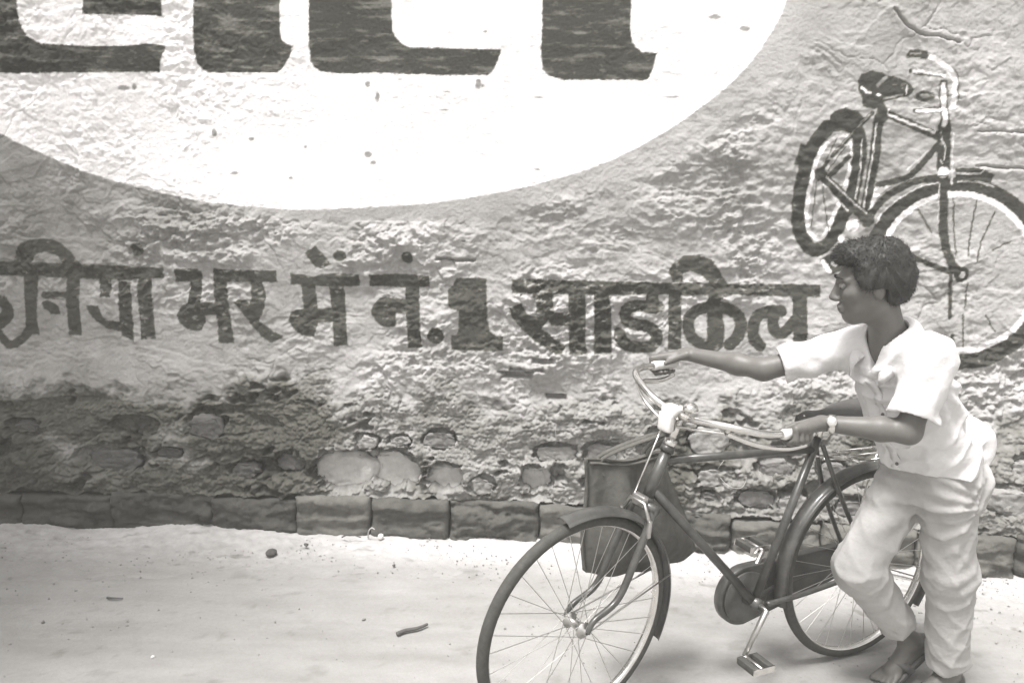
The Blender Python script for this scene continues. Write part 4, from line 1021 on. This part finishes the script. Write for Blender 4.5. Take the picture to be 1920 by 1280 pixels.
# feet
def foot_pts(an, fwd, dn):
    f = np.array(fwd, float); f /= np.linalg.norm(f); d = np.array(dn, float); d /= np.linalg.norm(d); return f, d
for an, f, d, sd in ((LAN, (1, .05, -.02), (0, 0, -1), 1), (RAN, (.86, -.05, -.50), (-.50, 0, -.86), -1)):
    f, d = foot_pts(an, f, d); lt = np.cross(d, f)
    heel = an + d * .052 - f * .045; ball = an + d * .062 + f * .105
    B.chain([an, heel], [.030, .027], .02); B.cone(an + d * .015, ball, .030, .024, .02); B.cone(heel, ball, .026, .026, .02)
    for i in range(5):
        q = (i - 2) * .0155 * (1 if sd > 0 else -1); ln = (.058, .055, .050, .045, .038)[i if sd > 0 else i]
        B.cone(ball + lt * q * .8, ball + lt * q * 1.15 + f * ln + d * .004, .013, .0085 + (.003 if i == 0 else 0), .006)
Vb, Qb = B.mesh(); Vb = relax(Vb, Qb, 1, .5)
mesh_np("body", Vb, Qb, M_SKIN, boy)
del B

# ---- face details
for y in (-1, 1):
    ec = H(.0775, y * .0305, .003)
    mb = MB(); mb.lathe([(.0002, .0125), (.005, .0115), (.009, .0087), (.0115, .005), (.0125, 0), (.0115, -.005), (.009, -.0087), (.005, -.0115), (.0002, -.0125)], 16, (0, 0, 0), 'x'); mb.V[0] = mb.V[0] @ HR.T + ec
    e = mb.build("eye", M_EYE, boy)
    mb = MB(); mb.lathe([(.0001, .0004), (.0055, 0), (.0058, -.0015)], 14, (0, 0, 0), 'x')
    lk = HR @ np.array(Matrix.Rotation(.35, 3, 'Y')); mb.V[0] = mb.V[0] @ lk.T + ec + lk @ np.array((.0122, 0, 0)); mb.build("iris", M_IRIS, e)
    # upper lid and brow
    V = []; n = 12
    for r in (.0135, .0142):
        for i in range(n):
            a = -1.25 + 2.5 * i / (n - 1)
            for b in (-.12, .45, 1.1): V.append(ec + HR @ (r * np.array((math.cos(b) * math.cos(a), math.cos(b) * math.sin(a), math.sin(b)))))
    Qd = [(i * 3 + k, (i + 1) * 3 + k, (i + 1) * 3 + k + 1, i * 3 + k + 1) for i in range(n - 1) for k in (0, 1)]
    Qd += [tuple(v + n * 3 for v in q[::-1]) for q in Qd[:]]
    MB().add(V, Qd).build("eyelid", M_SKIN, boy)
    MB().tube(catmull([H(.0945, y * .010, .026), H(.0925, y * .026, .031), H(.0815, y * .046, .026)]), [.0022] + [.0036] * 15 + [.0016], 6, flat=.6).build("eyebrow", M_HAIR, boy)

# ---- hair: mop of short strands over a close cap
HF = Field(HC - .16, HC + .17, .005)
HF.ell(H(-.022, 0, .040), (.100, .086, .092), .02, HR); HF.ell(H(-.040, 0, .005), (.085, .082, .085), .02, HR); HF.ell(H(.045, 0, .088), (.055, .064, .035), .03, HR)
for y in (-1, 1): HF.ell(H(.010, y * .070, .020), (.030, .016, .040), .02, HR)
S, P = HF.sub(HC - .17, HC + .17, 0); L = (P - HC) @ HR / 1.02
nzv = .0025 * np.sin(L[..., 0] * 95 + 3 * np.sin(L[..., 1] * 70)) * np.sin(L[..., 1] * 110 + 2) + .002 * np.sin(L[..., 2] * 120 + 4 * np.sin(L[..., 0] * 60)); HF.D[S] += nzv
face = np.minimum.reduce([L[..., 0] - .052, .066 - L[..., 2] + .25 * np.abs(L[..., 1]) * 0, .064 - np.abs(L[..., 1])])   # face opening
HF.D[S] = np.maximum(HF.D[S], face); ear = np.minimum(.03 - np.abs(L[..., 0] + .0), -.012 - L[..., 2] + 0 * L[..., 0]); HF.D[S] = np.maximum(HF.D[S], np.minimum(ear, .08 - np.abs(L[..., 2])))
HF.D[S] = np.maximum(HF.D[S], -(L[..., 2] + .068 + .35 * np.maximum(L[..., 0], 0)))
Vh, Qh = HF.mesh(); Vh = relax(Vh, Qh, 1, .4)
hair = mesh_np("hair", Vh, Qh, M_HAIR, boy)
cen = H(-.02, 0, .02); Nn = (Vh - cen); Nn /= np.linalg.norm(Nn, axis=1)[:, None]
rs = np.random.default_rng(3); pick = rs.choice(len(Vh), 15000, replace=True)
V = []; Q = []
dn = np.array((0, 0, -1.0))
for c, i in enumerate(pick):
    p = Vh[i] + rs.normal(size=3) * .002 - Nn[i] * .006; n = Nn[i]; t = np.cross(n, rs.normal(size=3)); t /= np.linalg.norm(t)
    ln = rs.uniform(.010, .024) * (1.2 if n[2] > .3 else .8); w = np.cross(n, t) * rs.uniform(.0004, .0008); d0 = n * .75 + t * .55 + HR @ np.array((.25, 0, 0)) * (n[2] > .2)
    p1 = p + d0 * ln * .5; p2 = p1 + (d0 * .55 + t * .45 * rs.choice((-1, 1)) + dn * .35) * ln * .5
    k = len(V); V += [p - w, p + w, p1 + w * .8, p1 - w * .8, p2 + w * .2, p2 - w * .2]; Q += [(k, k + 1, k + 2, k + 3), (k + 3, k + 2, k + 4, k + 5)]
tag(mesh_np("hair_strands", np.array(V), np.array(Q), M_HAIR, boy), kind="stuff")

def waves(P, specs):
    d = 0
    for amp, k, ph, wk, wa in specs:
        a = P @ np.array(k); d = d - amp * (2.6 * (1 - np.abs(np.sin(.5 * (a + ph + wa * np.sin(P @ np.array(wk)))))) ** 2 - .6)      # narrow crests, broad valleys
    return d

# ---- shirt
SLO, SHI = J(-.30, -.16, .74), J(.62, .66, 1.32)
def smin(a, b, k):
    h = np.maximum(k - np.abs(a - b), 0) / k; return np.minimum(a, b) - h * h * k * .25
SF = Field(SLO, SHI, .0047)
A0, A1 = J(.012, .300, .745), J(.252, .288, 1.165)
SF.etube(A0, A1, (0, 1, 0), [.166, .160, .158, .162, .148], [.126, .118, .112, .106, .082], .03)
SF.cone(RSH + (-.005, .015, .004), LSH + (-.005, -.015, .004), .058, .058, .045); SF.cone(NEK + (-.015, 0, .0), RSH, .064, .052, .035); SF.cone(NEK + (-.015, 0, .0), LSH, .064, .052, .035)
SF.ell(J(-.075, .31, .885), (.05, .11, .075), .07)                    # shirt ballooning at the back
S, P = SF.sub(SLO - .01, SHI + .01, 0)
Dt = SF.D[S].copy()
sleeves = []
for a_, b_, r0, r1, t in ((RSH, REL, .057, .060, .78), (LSH, LEL, .062, .070, .80)):
    w = (b_ - a_) / np.linalg.norm(b_ - a_); Ln = np.linalg.norm(b_ - a_); ax = (P - a_) @ w; tt = np.clip(ax / Ln, -.05, 1.1)
    d = np.linalg.norm(P - a_ - (tt * Ln)[..., None] * w, axis=-1) - (r0 + (r1 - r0) * np.clip(tt, 0, 1))
    d = d + .0045 * np.sin(ax * 70 + 2.2 * np.sin((P @ np.array((30, 18, 25.0))))) * np.clip(tt * 1.6, 0, 1) + .003 * np.sin(P @ np.array((40, -60, 52.0)))
    q = ax - t * Ln + .006 * np.sin(P @ np.array((35, 30, 10.0)))
    sleeves.append((d, q))
pc = P
fold = waves(P, [(.0030, (34, 6, 26), .4, (9, 14, 7), 1.8), (.0026, (8, 44, -20), 1.1, (12, 4, 11), 2.0), (.0020, (60, -34, 50), 2.0, (15, 9, 4), 1.6)])
low = np.clip((1.0 - P[..., 2]) / .2, 0, 1)
arm = J(.235, .40, 1.10)                                           # pull folds fanning out from the armpit
ra = np.linalg.norm(P - arm, axis=-1); an_ = np.arctan2(P[..., 2] - arm[2], P[..., 0] - arm[0])
fold = fold * (1 + .8 * low) + .0065 * np.sin(an_ * 11 + 9 * ra) * np.exp(-((ra - .15) / .12) ** 2) * (P[..., 2] < arm[2])
fold = fold + .0030 * np.sin(P[..., 2] * 88 + 3.0 * np.sin(P[..., 0] * 15) + 2 * np.sin(P[..., 1] * 13)) * np.clip((.93 - P[..., 2]) / .08, 0, 1)
fold = fold * (.35 + .65 * sstep(-.16, -.02, P[..., 0]))
Dt = Dt + fold
Ds = Dt
for d, q in sleeves: Ds = smin(Ds, np.maximum(d, q), .03)
for d, q in sleeves: Ds = np.maximum(Ds, -np.maximum(d + .010, np.maximum(-(q + .05), q - .02)))       # hollow cuffs
hem = .795 + .006 * np.sin(P[..., 0] * 14 + 1) + .005 * np.sin(P[..., 1] * 18)
hq = hem - P[..., 2]
Ds = np.maximum(Ds, hq); Ds = np.maximum(Ds, -np.maximum(Dt + .014, -(hq + .03)))                         # hollow hem
nd = (H(-.022, 0, -.055) - NEK); nd = nd / np.linalg.norm(nd)
q = P - NEK; ax = q @ nd; rad = np.linalg.norm(q - ax[..., None] * nd, axis=-1)
Ds = np.maximum(Ds, np.where(ax > -.03, .060 - rad, -.2))
wv = P - NEK; vd = .01 - wv[..., 2]; vw = np.abs(wv[..., 1] + .004) - (.036 - vd * .36)                # open neck
Ds = np.maximum(Ds, np.where((wv[..., 0] > .0) & (vd > -.06) & (vd < .10), -vw, -.2))
SF.D[:] = .05; SF.D[S] = Ds
Vs, Qs = SF.mesh(); Vs = relax(Vs, Qs, 2, .5)
shirt = mesh_np("shirt", Vs, Qs, M_SHIRT, boy)
del SF
# collar
top, outr = [], []
ex = np.array((1, 0, 0.)) - nd * nd[0]; ex /= np.linalg.norm(ex); ey = np.cross(nd, ex); n = 41
CN = NEK + nd * .012
for i in range(n):
    a = math.radians(24 + 312 * i / (n - 1)); fr = max(0, math.cos(a)); dirv = math.cos(a) * ex + math.sin(a) * ey
    tip = max(0, 1 - min(i, n - 1 - i) / 8.0)
    top.append(CN + dirv * (.060 + .010 * fr) + nd * (.034 - .052 * tip * fr - .016 * fr))
    outr.append(CN + dirv * (.092 + .030 * tip) * (1 + .10 * fr) + nd * (-.022 - .058 * tip) + np.array((0, 0, .016 * (1 - tip))))
V = []; m = 5
for lay in (0, .003):
    for i in range(n):
        for k in range(m):
            b = k / (m - 1); p = top[i] * (1 - b) + outr[i] * b; p = p + (nd * .012 + (outr[i] - NEK) * .10) * math.sin(math.pi * b) + (p - NEK) / np.linalg.norm(p - NEK) * lay; V.append(p)
Q = [(i * m + k, (i + 1) * m + k, (i + 1) * m + k + 1, i * m + k + 1) for i in range(n - 1) for k in range(m - 1)]
Q2 = [tuple(v + n * m for v in q[::-1]) for q in Q]; ed = [(i * m + kk, (i + 1) * m + kk) for i in range(n - 1) for kk in (0, m - 1)] + [(e * m + k, e * m + k + 1) for e in (0, n - 1) for k in range(m - 1)]
MB().add(V, Q + Q2 + [(a, b, b + n * m, a + n * m) for a, b in ed]).build("collar", M_SHIRT, shirt)
# placket and buttons: points found on the shirt's front
fr0 = Vs[:, 1] + PO[1] - .288; sel_ = (np.abs(fr0) < .012) & (Vs[:, 0] > .02)
def front_at(z, l=0.0):
    m = (np.abs(Vs[:, 1] - (.286 - PO[1] + l)) < .01) & (np.abs(Vs[:, 2] - z) < .008)
    return None if not m.any() else Vs[m][np.argmax(Vs[m][:, 0])].astype(float)
strip = []
for z in np.linspace(.775, 1.085, 32):
    a, b = front_at(z, -.013), front_at(z, .013)
    if a is not None and b is not None: strip.append((a + (.0035, 0, .0012), b + (.0035, 0, .0012)))
V = [v for ab in strip for v in ab]; V = np.array(V); k = len(V)
V = np.concatenate([V, V - np.array((.004, 0, 0))]); Q = []
for i in range(len(strip) - 1):
    a = 2 * i; Q += [(a, a + 1, a + 3, a + 2), (a + k, a + 2 + k, a + 3 + k, a + 1 + k), (a, a + 2, a + 2 + k, a + k), (a + 1, a + 1 + k, a + 3 + k, a + 3)]
MB().add(V, Q).build("placket", M_SHIRT, shirt)
for z in (.82, .90, .98, 1.06):
    p = front_at(z)
    if p is not None: mb = MB(); mb.lathe([(.0001, .006), (.005, .006), (.0055, .0045), (.0055, .002)], 12, p + np.array((.001, 0, 0)), 'x'); mb.build("button", M_EYE, shirt)

# ---- trousers
TLO, THI = J(-.36, .08, .07), J(.42, .56, .90)
TF = Field(TLO, THI, .0047); S, P = TF.sub(TLO - .01, THI + .01, 0)
def leg_sd(pts, rs):
    d = None
    for i in range(len(pts) - 1):
        a_, b_ = pts[i], pts[i + 1]; e = b_ - a_; t = np.clip(((P - a_) @ e) / (e @ e), 0, 1); dd = np.linalg.norm(P - a_ - t[..., None] * e, axis=-1) - (rs[i] + (rs[i + 1] - rs[i]) * t)
        d = dd if d is None else smin(d, dd, .045)
    return d
TF.etube(J(.036, .300, .70), J(.040, .300, .88), (0, 1, 0), [.148, .150, .142], [.112, .110, .102], .04); TF.ell(J(-.035, .31, .755), (.085, .135, .09), .05)
hipD = TF.D[S].copy()
hipD = np.where(hipD > .15, np.linalg.norm(P - J(.04, .3, .78), axis=-1) - .12, hipD)
dR = leg_sd([RHP + (.0, .0, -.02), RKN, RAN * 1.1 - RKN * .1], [.088, .072, .056]); dL = leg_sd([LHP + (-.004, -.010, -.02), LKN, LAN * 1.1 - LKN * .1], [.090, .074, .066])
crotch = J(.07, .298, .70); rr = np.linalg.norm(P - crotch, axis=-1)
fan = np.clip((P[..., 0] - crotch[0] + .06) / .05, 0, 1)
rad_f = .0046 * np.sin(np.arctan2(P[..., 2] - crotch[2] - .02, P[..., 0] - crotch[0] + .10) * 21 + 10 * rr) * np.exp(-((rr - .13) / .11) ** 2) * fan
base_f = waves(P, [(.0024, (46, 22, 12), .3, (25, 9, 8), 2.2), (.0024, (62, 8, 20), 1.0, (6, 16, 14), 2.4), (.0015, (-30, 54, 66), 2.2, (18, 10, 6), 2.0)])
def leg_fold(kn, an, back):
    w = (an - kn) / np.linalg.norm(an - kn); ax = (P - kn) @ w; L_ = np.linalg.norm(an - kn)
    f = .0026 * np.exp(-(ax / .07) ** 2) * np.sin(ax * 95 + P[..., 0] * back + 1.4 * np.sin(P[..., 1] * 30))                   # knee creases
    g = np.clip((ax - L_ * .55) / (L_ * .4), 0, 1); f = f + .0018 * g * np.sin(ax * 92 + 2.6 * np.sin(P[..., 1] * 24 + P[..., 0] * 22))   # breaks above the hem
    c = .0032 * np.exp(-((P[..., 1] - kn[1] - .03) / .02) ** 2) * np.sin(P[..., 0] * 40 + P[..., 2] * 9)
    return f + c
dR = dR + leg_fold(RKN, RAN, 60); dL = dL + leg_fold(LKN, LAN, -50)
def hem_of(a_, b_, t):
    w = (b_ - a_) / np.linalg.norm(b_ - a_); return (P - a_) @ w - t * np.linalg.norm(b_ - a_) + .003 * np.sin(P @ np.array((50, 40, 0.0)))
qR, qL = hem_of(RKN, RAN, .80), hem_of(LKN, LAN, .95)
tr = smin(hipD, np.maximum(dR, qR), .04); tr = smin(tr, np.maximum(dL, qL), .025) + rad_f + base_f
for d, q in ((dR, qR), (dL, qL)): tr = np.maximum(tr, -np.maximum(d + .009, np.maximum(-(q + .05), q - .02)))
tr = np.maximum(tr, P[..., 2] - .868)
TF.D[:] = .05; TF.D[S] = tr
Vt, Qt = TF.mesh(); Vt = relax(Vt, Qt, 2, .5)
mesh_np("trousers", Vt, Qt, M_TROUS, boy); del TF

# ---- sandals
for an, f, d, nm in ((LAN, (1, .05, -.02), (0, 0, -1), 0), (RAN, (.86, -.05, -.50), (-.50, 0, -.86), 1)):
    f, d = foot_pts(an, f, d); lt = np.cross(d, f); base = an + d * .083
    prof = [(-.085, .020), (-.075, .030), (-.03, .031), (.04, .034), (.10, .041), (.145, .040), (.172, .030), (.182, .014)]
    ring = [(x, w) for x, w in prof] + [(x, -w) for x, w in prof[::-1]]; V = []
    for z, g in ((-.006, .96), (0, 1), (.008, 1.0), (.012, .96)):
        for x, w in ring: V.append(base + f * x * g + lt * w * g - d * z)
    n = len(ring); Q = [(i * n + k, i * n + (k + 1) % n, (i + 1) * n + (k + 1) % n, (i + 1) * n + k) for i in range(3) for k in range(n)]
    V += [base + f * .05 + d * .006, base + f * .05 - d * .012]; c = len(V) - 2
    T = [(c, (k + 1) % n, k) for k in range(n)] + [(c + 1, 3 * n + k, 3 * n + (k + 1) % n) for k in range(n)]
    sdl = MB().add(V, Q, T).build("sandal", M_SANDAL, boy)
    for x0, x1, hgt, w in ((.06, .10, .052, .040), (-.045, .0, .072, .034)):
        t = np.linspace(0, math.pi, 14); c0 = np.array([base + f * (x0 + (x1 - x0) * .5 * math.sin(a)) + lt * w * math.cos(a) - d * (hgt * math.sin(a) ** .8 + .002) for a in t])
        nrm = np.array([lt * math.cos(a) - d * math.sin(a) for a in t]); V = np.concatenate([c0 - f * .012, c0 + f * .012, c0 - f * .012 + nrm * .003, c0 + f * .012 + nrm * .003]); m = len(t); Q = []
        for i in range(m - 1): Q += [(i, m + i, m + i + 1, i + 1), (2 * m + i, 2 * m + i + 1, 3 * m + i + 1, 3 * m + i), (i, i + 1, 2 * m + i + 1, 2 * m + i), (m + i, 3 * m + i, 3 * m + i + 1, m + i + 1)]
        MB().add(V, Q).build("strap", M_SANDAL, sdl)

# ---- wristwatch on the near wrist
wv_ = (L_EL - L_WR); wv_ /= np.linalg.norm(wv_); wc = L_WR + wv_ * .030
a1 = np.array((0, 0, 1.0)); a1 -= wv_ * (a1 @ wv_); a1 /= np.linalg.norm(a1); a2 = np.cross(wv_, a1); t = np.linspace(0, 2 * np.pi, 29)[:-1]
wat = MB().tube(np.array([wc + .0275 * (math.cos(x) * a1 + math.sin(x) * a2) for x in t]), .0095, 8, closed=True, flat=.25).build("wristwatch", M_CHROME, boy)
# band lies flat along the arm
me = wat.data; co = np.empty(len(me.vertices) * 3, np.float32); me.vertices.foreach_get("co", co); co = co.reshape(-1, 3); q = co - wc; al = q @ wv_; rv = q - np.outer(al, wv_); rl_ = np.linalg.norm(rv, axis=1)[:, None]
co = wc + np.outer(np.clip(al * 4, -.010, .010), wv_) + rv / rl_ * (.0275 + (rl_ - .0275) * .3); me.vertices.foreach_set("co", co.astype(np.float32).ravel()); me.update()
ou = a2 if a2[1] > 0 else -a2; ou = (ou + .5 * a1); ou /= np.linalg.norm(ou)
mb = MB(); mb.lathe([(.0001, .008), (.013, .008), (.0155, .006), (.016, 0), (.0155, -.003)], 20, (0, 0, 0), 'z')
zx = np.cross(ou, wv_); Rm = np.stack([wv_, zx, ou], -1); mb.V[0] = mb.V[0] @ Rm.T + wc + ou * .0285; mb.build("watch_face", M_CHROME, wat)

# ------------------------------------------------------------------ small things on the ground
def ground_item(name, mat, x, y, r, label, cat, seed, group=None, z=None):
    o = rock(name, (0, 0, 0), r, mat, None, seed, 2, .3)
    o.location = (x, y, (r[2] * .45 if z is None else z)); o.rotation_euler = (0, 0, seed * 1.7)
    return tag(o, label, cat, group)
ground_item("stone", M_DARKPEB, -1.065, 3.715, (.030, .022, .016), "dark flat stone lying on the verge below the plinth", "stone", 701, z=.024)
ground_item("stone", M_DARKPEB, -.93, 3.80, (.013, .010, .008), "tiny dark stone on the verge near the plinth, right of the larger dark stone", "stone", 702, z=.028)
ground_item("stone", M_LITTER, -.60, 3.90, (.018, .014, .016), "small white chip at the foot of the plinth under the pale rubble stones", "stone", 703, z=.035)
ground_item("stone", M_LITTER, -1.235, 2.83, (.008, .008, .006), "tiny white pebble alone on the lower left of the road", "stone", 704)
ground_item("pebble", M_PEBBLE, -1.75, 3.07, (.010, .007, .005), "small grey pebble on the road at the far left", "pebble", 720)
ground_item("pebble", M_PEBBLE, -.55, 3.14, (.009, .007, .005), "small grey pebble on the road above the thick twig", "pebble", 723)
ground_item("pebble", M_DARKPEB, -.50, 3.62, (.009, .007, .005), "small dark pebble on the verge between the dark stone and the front wheel", "pebble", 725, z=.016)
ground_item("pebble", M_PEBBLE, 2.02, 2.80, (.012, .009, .006), "small grey pebble on the road right of the boy's feet", "pebble", 727)
rgv = np.random.default_rng(21); V = []; Q = []
octa = np.array([(1, 0, 0), (-1, 0, 0), (0, 1, 0), (0, -1, 0), (0, 0, 1), (0, 0, -1)], float); tri = np.array([(0, 2, 4), (2, 1, 4), (1, 3, 4), (3, 0, 4), (2, 0, 5), (1, 2, 5), (3, 1, 5), (0, 3, 5)])
for i in range(5200):
    x = rgv.uniform(-2.7, 2.7); nearw = rgv.random() < .6
    y = wall_y(x) - float(kerb_proj(x)) - (abs(rgv.normal()) * .22 if nearw else rgv.uniform(0, 2.1)); r = .0014 + .0050 * rgv.random() ** 4
    dd = wall_y(x) - float(kerb_proj(x)) - y; z = np.interp(dd, [0, .15, .35, .5], [.017, .014, .008, .001])
    V.append(octa * (r * rgv.uniform(.6, 1.3, 3)) * (1, 1, .7) @ np.array(Matrix.Rotation(rgv.uniform(0, 6.3), 3, 'Z')).T + (x, y, z)); Q.append(tri + 6 * i)
tag(mesh_np("gravel", np.concatenate(V), np.concatenate(Q), mat_plain("grit", .24, .9, var=.5, scale=35, spec=.1), None, False), "fine grit scattered over the road and along the wall foot", kind="stuff")
def twig(pts, r, label, mat=M_TWIG):
    c = np.mean(pts, 0); o = MB().tube(catmull(np.array(pts) - c), np.linspace(r, r * .6, len(catmull(pts))), 6).build("twig", mat); o.location = c
    return tag(o, label, "twig")
twig([(-.405, 3.015, .010), (-.375, 3.04, .012), (-.335, 3.06, .011), (-.30, 3.095, .010)], .0085, "short thick dark twig lying on the road between the wall and the front wheel")
twig([(-1.60, 3.27, .007), (-1.57, 3.262, .009), (-1.535, 3.265, .007)], .005, "thin twig lying on the road at the left")
twig([(-.78, 3.885, .035), (-.74, 3.87, .055), (-.69, 3.88, .038)], .004, "thin bent twig against the foot of the plinth")
twig([(-.66, 3.90, .03), (-.655, 3.885, .065), (-.64, 3.88, .085), (-.625, 3.875, .080)], .004, "pale curled stalk standing up against the plinth", M_THREAD)

def wall_pt(u, z, off):
    h = float(Hh[iu(u), iz(z)]); return (u, -h - off, z)
def string_on_wall(uz, r, label):
    pts = [wall_pt(u, z, .006) for u, z in uz]; o = MB().tube(catmull(pts), r, 5).build("string", M_THREAD); o.location = W_ORG; o.rotation_euler = (0, 0, W_ANG); return tag(o, label, "string")
string_on_wall([(.875, .447), (.860, .425), (.855, .395), (.868, .360), (.905, .335), (.945, .338), (.968, .360), (.972, .385)], .0011, "loop of pale string caught on the rubble behind the bicycle frame")
string_on_wall([(.100, .585), (.098, .55), (.101, .51), (.099, .475)], .0010, "pale thread hanging straight down the rubble left of the handlebar")

# ------------------------------------------------------------------ unseen tree added left of the view to shade that end of wall and road
tree = empty("added_shade_tree", (-4.3, 3.1, 0)); tag(tree, "unseen leafy tree added left of the white disc to cast shade", "tree")
mb = MB(); tp = catmull([(0, 0, -.1), (.05, -.03, .8), (.06, -.1, 1.7), (.25, -.25, 2.5), (.6, -.45, 3.0)]); mb.tube(tp, np.linspace(.15, .08, len(tp)), 10)
tips = []; rt = np.random.default_rng(9)
for i in range(16):
    a = i * 2.4; r = math.sqrt((i + .5) / 16); e = np.array((1.75 + 1.25 * r * math.cos(a), -.75 + 1.55 * r * math.sin(a), 3.45 + .30 * math.sin(i * 1.9))); q = np.array((.25, -.25, 2.5)) + np.array((.35, -.2, .5)) * (i / 16)
    bp_ = catmull([q, q * .55 + e * .45 + (0, 0, .2), e]); mb.tube(bp_, np.linspace(.042, .010, len(bp_)), 6); tips += list(bp_[6:])
mb.build("added_tree_trunk", M_TWIG, tree)
V = []; Q = []
for i in range(12500):
    c = tips[rt.integers(len(tips))] + rt.normal(size=3) * (.26, .26, .14); d = rt.normal(size=3); d[2] -= .4; d /= np.linalg.norm(d); w = np.cross(d, rt.normal(size=3)); w /= np.linalg.norm(w); L_ = rt.uniform(.05, .09); k = len(V)
    nn = np.cross(d, w) * .008
    V += [c, c + d * L_ * .45 + w * L_ * .28 + nn, c + d * L_, c + d * L_ * .45 - w * L_ * .28 + nn]; Q.append((k, k + 1, k + 2, k + 3))
mesh_np("added_tree_crown", np.array(V), np.array(Q), mat_plain("added_tree_leaf", .08, .6, var=.3, scale=8, tintc=(.95, 1, .85)), tree)

# ------------------------------------------------------------------ thin haze box added to lift the dark tones
hz = MB(); hz.box((0, 0, 2.2), (90, 90, 7.0), bev=.001)
m = bpy.data.materials.new("tone_lift_haze"); m.use_nodes = True; n = m.node_tree.nodes; n.clear()
vo = n.new("ShaderNodeVolumePrincipled"); vo.inputs['Color'].default_value = (.93, .93, .90, 1); vo.inputs['Density'].default_value = TONE_LIFT_HAZE_DENSITY
ot = n.new("ShaderNodeOutputMaterial"); m.node_tree.links.new(vo.outputs[0], ot.inputs['Volume'])
tag(hz.build("added_haze", m, None, False), "thin pale haze added to lift the dark tones", kind="stuff")
